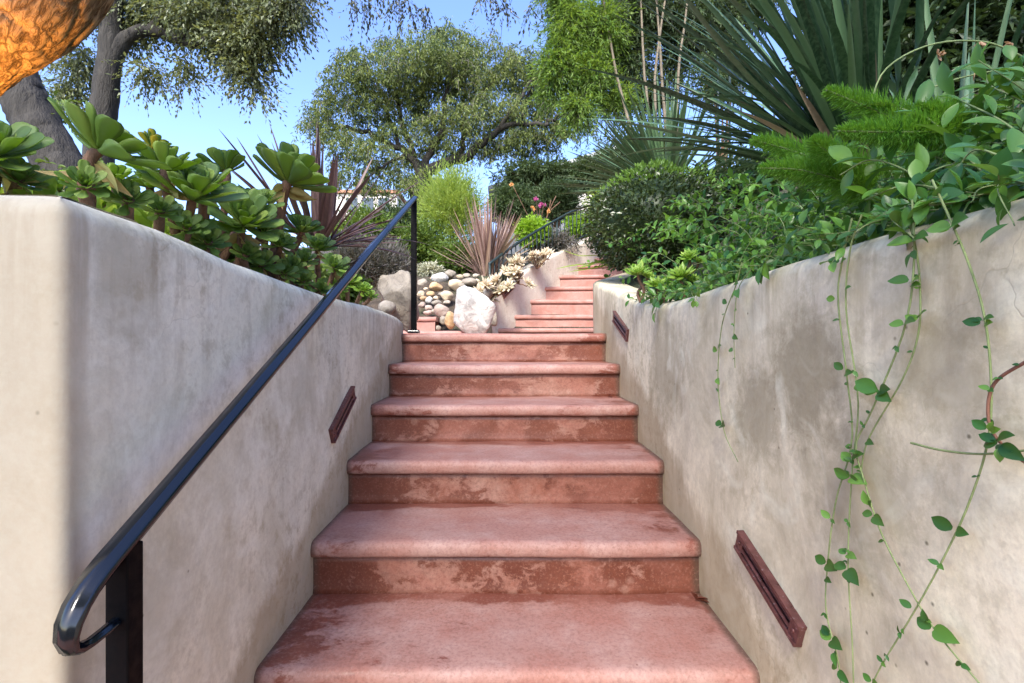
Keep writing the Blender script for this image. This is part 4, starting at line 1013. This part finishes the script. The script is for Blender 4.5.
vine('vine looping from the bank through the central bundle to the lower right', [(912, 200), (914, 262), (904, 330), (872, 410), (856, 445), (864, 480), (880, 530), (905, 580), (935, 630), (985, 690)],
     [(912, 240, 26, .1), (908, 243, 24, 3.0), (906, 252, 14, -2), (906, 281, 20, 2.9), (910, 284, 12, 0), (897, 322, 20, .2), (880, 392, 26, 2.8), (893, 398, 22, -.3), (872, 508, 14, 1.9), (876, 516, 17, -.15), (932, 620, 11, 1.8), (936, 628, 26, .15)], .6)
vine('thin vine hanging close behind the looping one', [(905, 206), (916, 250), (920, 290), (918, 335), (902, 380), (868, 440), (860, 478)], [(918, 318, 14, .6), (917, 322, 12, 2.5), (870, 442, 12, 0)], .606)
vine('long vine at the right bowing out then crossing to the bottom', [(932, 180), (948, 215), (968, 262), (984, 315), (991, 380), (988, 440), (970, 500), (945, 555), (915, 610), (880, 668), (866, 700)],
     [(950, 226, 30, .1), (953, 228, 14, 3.0), (984, 322, 14, .2), (980, 325, 16, 2.9), (962, 531, 22, 2.9), (872, 680, 14, .3), (984, 440, 12, .3), (916, 612, 12, 2.8)], .6)
vine('reddish brown twig with leaves at the right edge', [(1060, 345), (1024, 363), (994, 384), (988, 415), (998, 440), (1030, 466), (1060, 480)], [(988, 432, 16, 2.7), (986, 438, 12, 1.2), (1008, 438, 24, -.4), (1012, 430, 22, .5), (1003, 447, 14, -1.5)], .595, .0022, 'vstembrown')
vine('green shoot lying sideways across the right wall', [(911, 443), (940, 450), (980, 454), (1030, 450), (1070, 446)], [], .597, .0018)
# hanging runners over the wall edge
vine('little leafy runner hanging at the dip of the right wall', [(672, 282), (662, 295), (657, 305), (655, 318)], [(657, 300, 12, -.6), (655, 305, 12, -2.3), (657, 312, 11, -1.2)], .605, .0012)
vine('three rounded leaves hanging over the wall in the middle of the bank', [(772, 250), (766, 262), (762, 272)], [(760, 266, 17, -1.5), (770, 264, 18, -1.2), (748, 262, 15, -1.6)], .608, .0012)

# ------------------------------------------------------------------ foxtail fern
def fern(label, fronds, loc):
    t = thing('foxtail_fern', label, 'fern', loc, 'foxtail ferns')
    for pts, rad in fronds:
        p = spline([P(*q) for q in pts], 60); nn = 3800; rad *= 1.25; p = p * .84 + np.array([0, 0, EZ * .16])
        s = rng.random(nn); q = np.stack([np.interp(s * 59, np.arange(60), p[:, a]) for a in range(3)], -1)
        tg = unit(np.gradient(p, axis=0)); tq = np.stack([np.interp(s * 59, np.arange(60), tg[:, a]) for a in range(3)], -1)
        d = rdir(nn); d = unit(d - tq * (d * tq).sum(1, keepdims=True)); rl_ = rad * np.minimum(1, 1.2 * np.sqrt(1.02 - s)) * (.55 + .6 * rng.random(nn))
        mb = MB(); st_ = q + d * (rl_ * .55 * rng.random(nn))[:, None]
        cloud(mb, st_, unit(d + tq * .8 + rdir(nn) * .3), rdir(nn), .5 * rl_ + .004, .0015, QUAD)
        f = mb.build('frond', M['fern'], t, smooth=False)
        mb = MB(); mb.tube(p, .002, 4); mb.build('stem', M['vstem'], f)
fern('bright green foxtail fern with fluffy plumes under the big flax', [
    ([(950, 128, 1.15), (905, 122, 1.15), (865, 106, 1.15), (826, 90, 1.15)], .042), ([(945, 130, 1.12), (935, 118, 1.1), (920, 122, 1.1), (905, 130, 1.1)], .032), ([(950, 132, 1.1), (920, 132, 1.08), (880, 132, 1.06), (838, 131, 1.05)], .038),
    ([(955, 125, 1.15), (945, 118, 1.12), (930, 112, 1.1), (915, 108, 1.1)], .03)], P(950, 140, 1.15))
fern('bright green foxtail fern lower left, spilling between bush and vines', [
    ([(870, 180, 1.4), (830, 165, 1.4), (790, 150, 1.4), (752, 140, 1.4)], .05), ([(870, 190, 1.35), (840, 180, 1.35), (800, 170, 1.35), (760, 168, 1.35)], .05), ([(880, 180, 1.35), (850, 165, 1.35), (825, 150, 1.3), (812, 138, 1.3)], .04)], P(870, 190, 1.4))

# ------------------------------------------------------------------ trees
# near trunk, its underside lit by the garden spotlight
t = thing('tree', 'thick leaning trunk glowing orange at the top left corner', 'tree', (-2.3, 1.7, 1.6), 'garden trees')
cp = spline([(-2.35, 1.72, 1.5), P(-260, 180, 1.55), P(-120, 92, 1.32), P(-35, 36, 1.2), P(25, 0, 1.16), P(66, -50, 1.14), P(95, -160, 1.1), P(150, -420, 1.2)], 220)
tg = unit(np.gradient(cp, axis=0)); k = 140; G = np.zeros((220, k, 3)); u = unit(np.cross([0, 0, 1.], tg[0]))
for i in range(220):
    u = unit(u - tg[i] * (u @ tg[i])); w = np.cross(tg[i], u); s = i / 219
    for j in range(k):
        a = 2 * PI * j / k; dr = u * math.cos(a) + w * math.sin(a)
        rad = (.138 - .040 * s) * (1 + .07 * noise.noise(Vector((s * 6, math.cos(a) * 1.2, math.sin(a) * 1.2))))
        f = noise.noise(Vector((s * 14 + 3 * math.sin(a), math.cos(a) * 3.2, math.sin(a) * 3.2))); g = noise.noise(Vector((s * 45, math.cos(a) * 9, math.sin(a) * 9)))
        ridge = (1 - abs(f) * 2) ; ridge2 = (1 - abs(g) * 2)
        G[i, j] = cp[i] + dr * (rad - .008 * max(0, ridge) ** 3 + .0 * ridge2 + .001 * noise.noise(Vector((s * 120, math.cos(a) * 25, math.sin(a) * 25))))
mb = MB(); mb.grid(G, True); mb.build('trunk', M['barknear'], t)
kn = P(78, 22, 1.02); ml, mt = MB(), MB()
ml = MB(); limb(ml, [cp[-1] + (0, 0, -.05), cp[-1] + np.array([-.1, -.5, .5]), cp[-1] + np.array([-.4, -1.8, 1.0])], .1, .05); ml.build('limb', M['barknear'], t)
ml = MB(); twigs(ml, None, [((-2.2, -2.7, 4.9), (1.9, 1.8, .5), 1), ((.8, -2.5, 5.0), (1.9, 1.6, .45), 1), ((-.4, -1.6, 5.1), (1.5, .7, .35), .3)], 1700, 9, .3, .06, .35, .6, QUAD, wood=False); ml.build('crown', M['oak'], t, smooth=False)  # unseen leaf clumps behind the camera, added to shade the near steps and walls

# oak behind with arched limb
t = thing('tree', 'small leaved oak with a dark arched limb against the sky at upper left', 'tree', (-3.6, 4.6, 1.8), 'garden trees')
mb = MB(); d = 6.0
limb(mb, [P(95, 260, d), P(98, 160, d), P(104, 105, d), P(110, 55, d), P(112, 5, d), P(118, -70, d), P(150, -200, d)], .17, .08, 14, 40, .05, .004)
limb(mb, [P(108, 66, d), P(118, 50, d), P(128, 38, d), P(145, 30, d), P(165, 34, d), P(190, 44, d), P(205, 40, d - .2)], .10, .04, 10, 26, .07, .004)
limb(mb, [P(112, 10, d), P(90, -40, d), P(60, -90, d + .3)], .1, .05, 8, 12)
limb(mb, [P(118, -70, d), P(200, -90, d), P(300, -80, d - .5), P(420, -70, d - .8)], .09, .035, 8, 16)
limb(mb, [P(180, 40, d), P(215, 20, d), P(250, 25, d)], .05, .02, 8, 12); limb(mb, [P(150, 30, d), P(175, 5, d), P(215, -20, d)], .05, .02, 8, 12)
limb(mb, [P(420, -70, d - .8), P(500, -55, d - .9), P(600, -40, d - 1)], .035, .015, 6, 12)
mb.build('trunk', M['bark'], t)
ml, mt = MB(), MB()
def cl(px, py, d, rx, ry, w): return (P(px, py, d), (rx * d / F, rx * d / F * .8, ry * d / F), w)
twigs(ml, mt, [cl(215, 12, 6, 60, 24, 1.3), cl(255, 35, 5.9, 35, 24, .8), cl(160, 5, 6.2, 50, 24, .9), cl(275, 5, 5.8, 34, 24, .6), cl(295, -5, 5.7, 25, 18, .3), cl(130, 20, 6.3, 26, 24, .4), cl(240, 62, 5.9, 14, 22, .16), cl(257, 75, 5.9, 12, 24, .13),
               cl(185, 62, 6, 14, 20, .13), cl(150, 68, 6, 20, 12, .15), cl(85, 62, 6.4, 24, 30, .4), cl(70, 90, 6.4, 20, 18, .22), cl(210, -22, 6, 110, 16, 1.0), cl(70, -10, 6, 60, 20, .5), cl(225, 40, 6, 30, 20, .4)],
      560, 10, .30, .048, .5, .55, QUAD, .5, .2)
ml.build('crown', M['oak'], t, smooth=False)
ml = MB()
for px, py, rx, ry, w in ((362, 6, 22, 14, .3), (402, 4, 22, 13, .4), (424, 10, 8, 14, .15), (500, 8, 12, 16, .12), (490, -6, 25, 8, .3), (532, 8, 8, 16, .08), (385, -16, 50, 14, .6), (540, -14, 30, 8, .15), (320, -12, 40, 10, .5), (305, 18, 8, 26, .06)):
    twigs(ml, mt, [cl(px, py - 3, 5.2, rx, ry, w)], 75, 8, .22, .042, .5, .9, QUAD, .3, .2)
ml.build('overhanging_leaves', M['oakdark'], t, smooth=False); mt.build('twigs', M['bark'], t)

# dark trunk between
t = thing('tree', 'dark rough trunk leaning just below the glowing one at left', 'tree', P(100, 240, 3.4), 'garden trees')
mb = MB(); limb(mb, [P(100, 250, 3.4), P(68, 182, 3.4), P(40, 130, 3.4), P(18, 85, 3.4), P(-5, 30, 3.45), P(-60, -80, 3.6)], .155, .12, 20, 60, .05, .003); mb.build('trunk', M['bark'], t)
ml = MB(); twigs(ml, None, [cl(52, 100, 3.5, 12, 10, .1), cl(-60, -120, 3.8, 120, 60, 1.5), cl(75, 176, 3.3, 30, 8, .2)], 300, 8, .15, .04, .5, .3, OVAL, wood=False); ml.build('leaves', M['ivy'], t, smooth=False)

# the big weeping tree in the middle
def weep(ml, mt, strands, d_rand, ll, lw, seglen, T=QUAD):
    for s0, dr, Ln in strands:
        n = max(3, int(Ln / seglen)); p = s0.copy(); v = dr.copy(); pl = [p.copy()]
        for i in range(n):
            v = unit(v * .82 + np.array([0, 0, -.34]) + rng.normal(0, .10, 3)); p = p + v * seglen; pl.append(p.copy())
        pl = np.array(pl); m = n * 3
        idx = rng.random(m) * n; q = np.stack([np.interp(idx, np.arange(n + 1), pl[:, a]) for a in range(3)], -1)
        q += rng.normal(0, .012, (m, 3)) * 3; D = np.array([0, 0, -.75]) + rdir(m) * .75; Ls = ll * (.6 + .8 * rng.random(m))
        cloud(ml, q, D, rdir(m) + np.array([0, -.4, .6]), Ls, Ls * lw, T)
        if mt is not None and rng.random() < .25: mt.tube(pl[::2] if len(pl) > 4 else pl, .006, 3, False)
t = thing('tree', 'large spreading tree with drooping foliage in the centre distance', 'tree', P(418, 250, 14), 'garden trees')
D0 = 14.0; mb = MB()
limb(mb, [P(418, 262, D0), P(419, 215, D0), P(420, 192, D0), P(424, 172, D0)], .30, .24, 12, 14, .15, .02)
LB = [([(424, 175, 14), (440, 166, 14), (462, 158, 13.9), (480, 145, 13.8), (497, 132, 13.7), (520, 124, 13.6), (545, 126, 13.4)], .17, .05), ([(421, 180, 14), (412, 158, 14.1), (400, 148, 14.2), (380, 140, 14.2), (352, 128, 14.3), (335, 130, 14.3)], .13, .04),
      ([(424, 172, 14), (432, 148, 14), (442, 132, 14), (445, 100, 14), (455, 70, 14), (452, 40, 14)], .12, .03), ([(445, 165, 14), (463, 148, 14.2), (464, 120, 14.3), (478, 100, 14.4), (495, 75, 14.4)], .10, .03),
      ([(415, 160, 14.1), (402, 120, 14.2), (398, 80, 14.2), (410, 45, 14.2)], .08, .03), ([(400, 148, 14.2), (385, 110, 14.4), (365, 80, 14.4)], .06, .02), ([(497, 132, 13.7), (520, 100, 13.6), (540, 70, 13.6), (545, 50, 13.6)], .07, .02), ([(545, 126, 13.4), (560, 115, 13.3), (575, 118, 13.2)], .06, .02),
      ([(405, 155, 13.8), (385, 165, 13.6), (368, 170, 13.5)], .05, .02), ([(520, 124, 13.6), (530, 90, 13.8), (560, 60, 13.9)], .06, .02)]
for pts, r0, r1 in LB: limb(mb, [P(*q) for q in pts], r0, r1, 8, 20, .15, .03)
mb.build('trunk', M['bark'], t)
CL = [(452, 45, 28, 22), (425, 60, 32, 26), (400, 50, 28, 18), (375, 75, 34, 24), (350, 90, 30, 26), (335, 110, 24, 26), (345, 140, 24, 20), (370, 115, 32, 24), (372, 152, 20, 16), (405, 95, 30, 26), (440, 90, 32, 26), (470, 65, 26, 24),
      (495, 80, 28, 26), (520, 72, 28, 26), (545, 85, 28, 28), (500, 110, 26, 20), (530, 110, 30, 24), (560, 110, 26, 26), (575, 125, 14, 18), (545, 135, 22, 12), (520, 145, 12, 18), (470, 105, 24, 20), (400, 135, 22, 16), (385, 175, 22, 12), (400, 190, 16, 12), (355, 160, 18, 14), (482, 152, 10, 10), (428, 125, 22, 16), (480, 60, 50, 20), (440, 70, 60, 30), (360, 60, 20, 10), (545, 150, 8, 10),
      (400, 165, 26, 18), (440, 150, 30, 20), (470, 135, 22, 14), (500, 150, 14, 14), (350, 175, 24, 16), (325, 130, 18, 22), (425, 182, 26, 12), (372, 190, 20, 10), (530, 140, 20, 16), (560, 135, 18, 14), (455, 120, 34, 18), (405, 110, 30, 20), (510, 125, 26, 14)]
ml, mt, my = MB(), MB(), MB()
for (px, py, rx, ry) in CL:
    c = P(px, py, D0 + rng.normal() * .5); r = np.array([rx, rx * 1.1, ry]) * D0 / F
    n = int(rx * ry * .19) + 8; b = ball(n, .25); ns = max(3, n // 9); sub = ball(ns, .3); b = b * .5 + sub[rng.integers(0, ns, n)] * .55
    st_ = [(c + b[i] * r, unit(np.array([b[i, 0], b[i, 1], .5])), (.35 + .55 * rng.random())) for i in range(n)]
    weep(ml, mt, st_, 0, .105, .28, .09)
ml.build('crown', M['pepper'], t, smooth=False); mt.build('twigs', M['barkpale'], t)

# feathery tree top right of centre
t = thing('tree', 'feathery bright green tree with thin bare stems right of the centre tree', 'tree', (1.9, 8.0, 3.0), 'garden trees')
mb = MB()
for i, (a, b_, c_) in enumerate([(655, 645, 640), (668, 662, 655), (642, 618, 600), (676, 678, 690), (660, 655, 668)]):
    limb(mb, [P(668 + rng.normal() * 6, 240, 7.6), P(a, 165, 7.7), P(b_, 80, 7.8), P(c_, -20, 7.9)], .035, .014, 7, 20, .1, .004)
mb.build('stems', M['culm'], t)
ml, mt = MB(), MB()
twigs(ml, mt, [cl(570, 25, 8, 26, 34, .8), cl(560, 60, 7.9, 18, 26, .5), cl(590, 70, 8, 26, 26, .8), cl(580, 105, 7.9, 18, 12, .3), cl(600, 25, 8.1, 30, 34, 1.0), cl(560, -10, 8, 20, 24, .4), cl(615, 95, 8.2, 22, 16, .4), cl(550, 80, 8, 8, 22, .13)], 900, 11, .3, .075, .22, .45, QUAD, .5, .2)
ml.build('crown', M['bamboo'], t, smooth=False)
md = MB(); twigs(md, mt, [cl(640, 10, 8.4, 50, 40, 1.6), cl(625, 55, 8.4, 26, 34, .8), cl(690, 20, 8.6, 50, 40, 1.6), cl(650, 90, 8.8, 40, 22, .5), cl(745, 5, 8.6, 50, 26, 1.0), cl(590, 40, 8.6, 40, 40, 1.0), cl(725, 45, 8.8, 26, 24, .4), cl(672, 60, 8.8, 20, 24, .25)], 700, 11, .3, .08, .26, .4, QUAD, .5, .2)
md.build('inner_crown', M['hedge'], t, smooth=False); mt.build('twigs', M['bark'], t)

# dark growth that closes the view at the right
shrub('evergreen_shrub', 'dense dark evergreen mass behind the flax at the top right corner', 'shrub', P(960, 10, 3.4), (1.15, .6, 1.25), 5200, .06, .5, M['darkleaf'], 2.4, 'evergreen shrubs on the right bank', .2, 8)
shrub('evergreen_shrub', 'round grey green topiary between the yucca and the iron fence', 'shrub', P(722, 78, 6.0), (.42, .35, .42), 1500, .035, .4, M['hedge'], 3.0, 'evergreen shrubs on the right bank', .1, 7)
shrub('evergreen_shrub', 'dark shrub under the iron fence behind the periwinkle', 'shrub', P(755, 195, 4.2), (.85, .45, .42), 2600, .04, .5, M['darkleaf'], 2.2, 'evergreen shrubs on the right bank', .12, 7)
shrub('evergreen_shrub', 'dark shrub right of the iron fence behind the large flax', 'shrub', P(850, 100, 4.4), (.55, .5, .9), 2600, .045, .5, M['darkleaf'], 2.4, 'evergreen shrubs on the right bank', .14, 7)
shrub('leafy_shrub', 'greenish shrub seen through the yucca blades', 'shrub', P(640, 165, 6.5), (.7, .5, .55), 1700, .06, .35, M['hedge'], 2.6, None, .2, 7)

# ------------------------------------------------------------------ mid distance planting
def sh(label, px, py, d, rx, ry, m, n, ll, lw, name='shrub', cat='shrub', tl=.15, droop=.1, bz=None, rd=None, T=QUAD, shell=.6, outw=1.0):
    c = P(px, py, d); r = (rx * d / F, (rd or rx) * d / F * .8, ry * d / F)
    return shrub(name, label, cat, c, r, n, ll, lw, M[m], bz if bz is not None else c[2] - r[2] * 1.05, 'shrubs of the middle distance', tl, 8, droop, T, shell, outw=outw)
sh('tall airy yellow green bush left of the bronze flax', 450, 215, 8.0, 34, 44, 'bush', 2400, .075, .16, 'feathery_bush', 'bush', .30, -.5)
sh('dark bushy shrub below the yellow green bush beside the post', 420, 246, 7.4, 30, 26, 'ivy', 1500, .05, .5)
sh('low bright green ground shrub behind the crest of rocks', 462, 258, 7.0, 34, 14, 'ivy', 1200, .045, .5)
sh('small mounded grey green plant on top of the rocks', 430, 271, 6.3, 15, 7, 'grey', 420, .035, .4, 'mounded_plant', 'plant', .05)
sh('dark green leafy hedge seen through the rail on the left', 366, 238, 6.6, 40, 28, 'ivy', 2400, .05, .55, 'hedge', 'hedge')
sh('green shrub at the foot of the centre tree', 395, 225, 9.5, 40, 22, 'hedge', 1500, .06, .4)
sh('greyish lavender bush behind the boulder at the wall end', 384, 270, 3.7, 26, 24, 'lav', 1500, .045, .12, 'lavender', 'bush', .09, -.5)
sh('sprawling grey lavender behind the purple flax', 352, 262, 3.6, 22, 20, 'lav', 900, .045, .12, 'lavender', 'bush', .09, -.5)
sh('lime green mound inside the iron railing', 533, 232, 7.6, 21, 17, 'limegreen', 1500, .045, .5, 'lime_shrub', 'shrub', .06)
sh('lime green clump further up behind the railing', 584, 226, 9.0, 22, 15, 'limegreen', 1000, .05, .5, 'lime_shrub', 'shrub', .06)
sh('mixed low planting behind the railing balusters', 552, 244, 7.7, 30, 11, 'lav', 900, .04, .4)
sh('dark conical shrub behind the pink flowers', 556, 200, 11.0, 30, 24, 'hedge', 3000, .055, .35)
sh('dark green shrub left of the conical one behind the flax', 515, 205, 10.5, 30, 24, 'hedge', 2400, .055, .4)
sh('dark hedge rising under the sloping roof at centre right', 545, 178, 14.0, 66, 11, 'hedge', 3000, .08, .4, 'hedge', 'hedge')
sh('far dark shrub at the right end of the sloping hedge', 600, 175, 13.0, 40, 22, 'hedge', 2400, .08, .4, 'hedge', 'hedge')
sh('leafy shrub behind the wall end under the yucca', 615, 205, 7.5, 30, 18, 'bush', 1500, .06, .25)
for lab, y, rx, ry, rz, z in (('low green plants behind the left planter wall near the dark trunk', 1.15, .22, .22, .07, 1.67), ('low green plants at the foot of the second brown stem', 1.25, .22, .22, .10, 1.68), ('green plants behind the rosettes in the middle of the left planter', 1.7, .25, .33, .13, 1.70), ('green plants round the foot of the purple flax', 2.3, .25, .33, .13, 1.70)):
    shrub('ground_plant', lab, 'plant', (-1.0 - (rx - .22), y, z), (rx, ry, rz), 900, .042, .6, M['rosebr' if y < 1.4 else 'ivy'], 1.57, 'low plants of the left planter', .06, 8, .0, OVAL, .4)
sh('low leafy plants at the far end of the left planter', 345, 290, 2.9, 26, 12, 'ivy', 700, .03, .5, 'ground_plant', 'plant', .05)
# roofline behind the hedge
t = thing('garden_house', 'low grey roof sloping behind the dark hedge at centre right', 'building', P(560, 200, 17))
a, b_, = P(488, 186, 17), P(620, 144, 17)
mb = MB(); v = [a, b_, b_ + np.array([0, 6, .3]), a + np.array([0, 6, .3])]; th = np.array([0, 0, -.12]); v = np.array(v + [q + th for q in v])
mb.add(v, [[0, 1, 2, 3], [7, 6, 5, 4], [0, 4, 5, 1], [1, 5, 6, 2], [2, 6, 7, 3], [3, 7, 4, 0]]); mb.build('roof', M['roofgrey'], t, smooth=False)
mb = MB(); v = np.array([a + (.3, .3, -.13), b_ + (-.3, .3, -.13), b_ + (-.3, 5.7, .17), a + (.3, 5.7, .17)]); lo = v.copy(); lo[:, 2] = 3.5
mb.add(np.vstack([v, lo]), [[0, 4, 5, 1], [1, 5, 6, 2], [2, 6, 7, 3], [3, 7, 4, 0]]); mb.build('wall', M['hedge'] if False else M['roofwhite'], t, smooth=False)
# distant pale house
t = thing('house', 'pale distant house with a flat tiled edge left of the centre tree', 'building', P(375, 240, 30))
mb = MB(); c = P(372, 212, 30); mb.box((c[0] - .5, c[1] + 2, c[2] - 1.5), (2.0, 2, 2.6)); mb.build('wall', M['roofwhite'], t, smooth=False)
mb = MB(); c2 = P(372, 194, 30); mb.box((c[0] - .5, c[1] + 2, c[2] + 1.2), (2.15, 2.15, .09)); mb.build('roof', M['tile'], t, smooth=False)
for px in (352, 368, 384):
    q = P(px, 205, 30); mb = MB(); mb.box((q[0], 30.0 - .035, q[2]), (.33, .03, .4)); mb.build('window', M['glass'], t, smooth=False)
q = P(386, 214, 27); mb = MB(); mb.box((q[0], 29.7, c[2] - .3), (1.3, .28, .07)); mb.build('balcony', M['tile'], t, smooth=False)

# pink and yellow flowers
t = thing('flowering_plant', 'magenta and yellow flower heads on thin stems before the dark shrub', 'flower', P(540, 235, 8.2))
ms = MB()
for px, py, m in ((540, 207, 'petalp'), (536, 199, 'petalp'), (533, 209, 'petaly'), (549, 212, 'petaly'), (512, 184, 'petaly'), (544, 204, 'petalp')):
    p = P(px, py, 8.2); mb = MB(); 
    for _ in range(3): rosette(mb, p + rng.normal(0, .014, 3), rng.normal(size=3) + np.array([0, -1, .5]), .045, 12, PLUMP, .5, .5, 85)
    mb.build('flower', M[m], t); ms.tube(spline([P(540, 240, 8.3), (P(540, 240, 8.3) + p) / 2 + rng.normal(0, .02, 3), p], 8), .006, 4)
for px, py in ((556, 196), (560, 202), (551, 200)): ms.tube(spline([P(545, 230, 8.3), P(548, 214, 8.2), P(px, py, 8.2)], 8), .008, 4)
ms.build('stem', M['stem'], t)

# fallen leaves on the treads
for lab, px, py, k_ in (('curled dark red leaf in the right corner of a lower tread', 708, 595, 0), ('small dry leaf at the right of a middle tread', 611, 397, 3)):
    yb = 1.195 + TD * (k_ + 1) - .03; X = (px - CX) * yb / F
    mb = MB(); b = np.array([min(X, .585), yb, T0 + RR * k_ + .008])
    for _ in range(3): cloud(mb, (b + rng.normal(0, .006, 3) * [1, 1, .2])[None], np.array([[rng.normal(), rng.normal() * .6, .35]]), np.array([[.3, .2, 1.]]), .042 if k_ == 0 else .025, .022, HEART)
    o = mb.build('fallen_leaf', M['deadleaf'], None, b); tag(o, lab, 'leaf', 'fallen leaves')

# ------------------------------------------------------------------ garden spotlight that lights the near trunk
sp_pos = np.array([-1.40, .99, 1.59])
t = thing('garden_spotlight', 'small bronze garden spotlight in the left planter aimed up at the leaning trunk', 'spotlight', sp_pos)
aim = unit(P(-10, 60, 1.2) - (sp_pos + [0, 0, .1]))
mb = MB(); mb.tube([sp_pos, sp_pos + [0, 0, .08]], .01, 8); mb.build('stake', M['lens'], t)
hc = sp_pos + np.array([0, 0, .10]); mb = MB(); mb.tube([hc - aim * .05, hc - aim * .03, hc + aim * .05], [.02, .035, .035], 12, False); mb.build('lamp_head', M['lens'], t)
ld = bpy.data.lights.new('spot', 'SPOT'); ld.energy = 17; ld.color = (1, .45, .10); ld.spot_size = R(72); ld.spot_blend = .6; ld.shadow_soft_size = .03
lo = bpy.data.objects.new('lamp', ld); COL.objects.link(lo); lo.parent = t
lo.location = (hc + aim * .055 - sp_pos); lo.rotation_euler = Vector(aim).to_track_quat('-Z', 'Y').to_euler()

# ------------------------------------------------------------------ world, sun, camera
w = bpy.data.worlds.new('World'); scn.world = w; w.use_nodes = True; nt = w.node_tree
bg = nt.nodes['Background']; sky = nt.nodes.new('ShaderNodeTexSky'); sky.sky_type = 'NISHITA'; sky.sun_disc = False
to_sun = unit(np.array([-.17, -.68, .70]))
el = math.asin(to_sun[2]); az = math.atan2(to_sun[0], to_sun[1])
sky.sun_elevation = el; sky.sun_rotation = az; sky.air_density = 1.0; sky.dust_density = 1.6; sky.ozone_density = 2.2
bg.inputs[1].default_value = .15
hs = nt.nodes.new('ShaderNodeHueSaturation'); hs.inputs['Saturation'].default_value = 1.15; hs.inputs['Hue'].default_value = .515; nt.links.new(sky.outputs[0], hs.inputs['Color']); nt.links.new(hs.outputs[0], bg.inputs[0])
sd = bpy.data.lights.new('sun', 'SUN'); sd.energy = 2.0; sd.angle = R(16); sd.color = (1, .95, .87)
so = bpy.data.objects.new('sun', sd); COL.objects.link(so); so.rotation_euler = Vector(to_sun).to_track_quat('Z', 'Y').to_euler()
cd = bpy.data.cameras.new('camera'); cam = bpy.data.objects.new('camera', cd); COL.objects.link(cam); scn.camera = cam
cd.sensor_width = 36; cd.lens = 36 * F / 1024; cd.shift_x = (512 - CX) / 1024; cd.clip_start = .02; cd.clip_end = 2000
cam.location = (0, 0, EZ); cam.rotation_euler = (PI / 2, 0, 0)
scn.view_settings.view_transform = 'Standard'; scn.view_settings.look = 'None'; scn.view_settings.exposure = 1.86; scn.view_settings.gamma = 1
scn.cycles.max_bounces = 8; scn.cycles.use_denoising = True
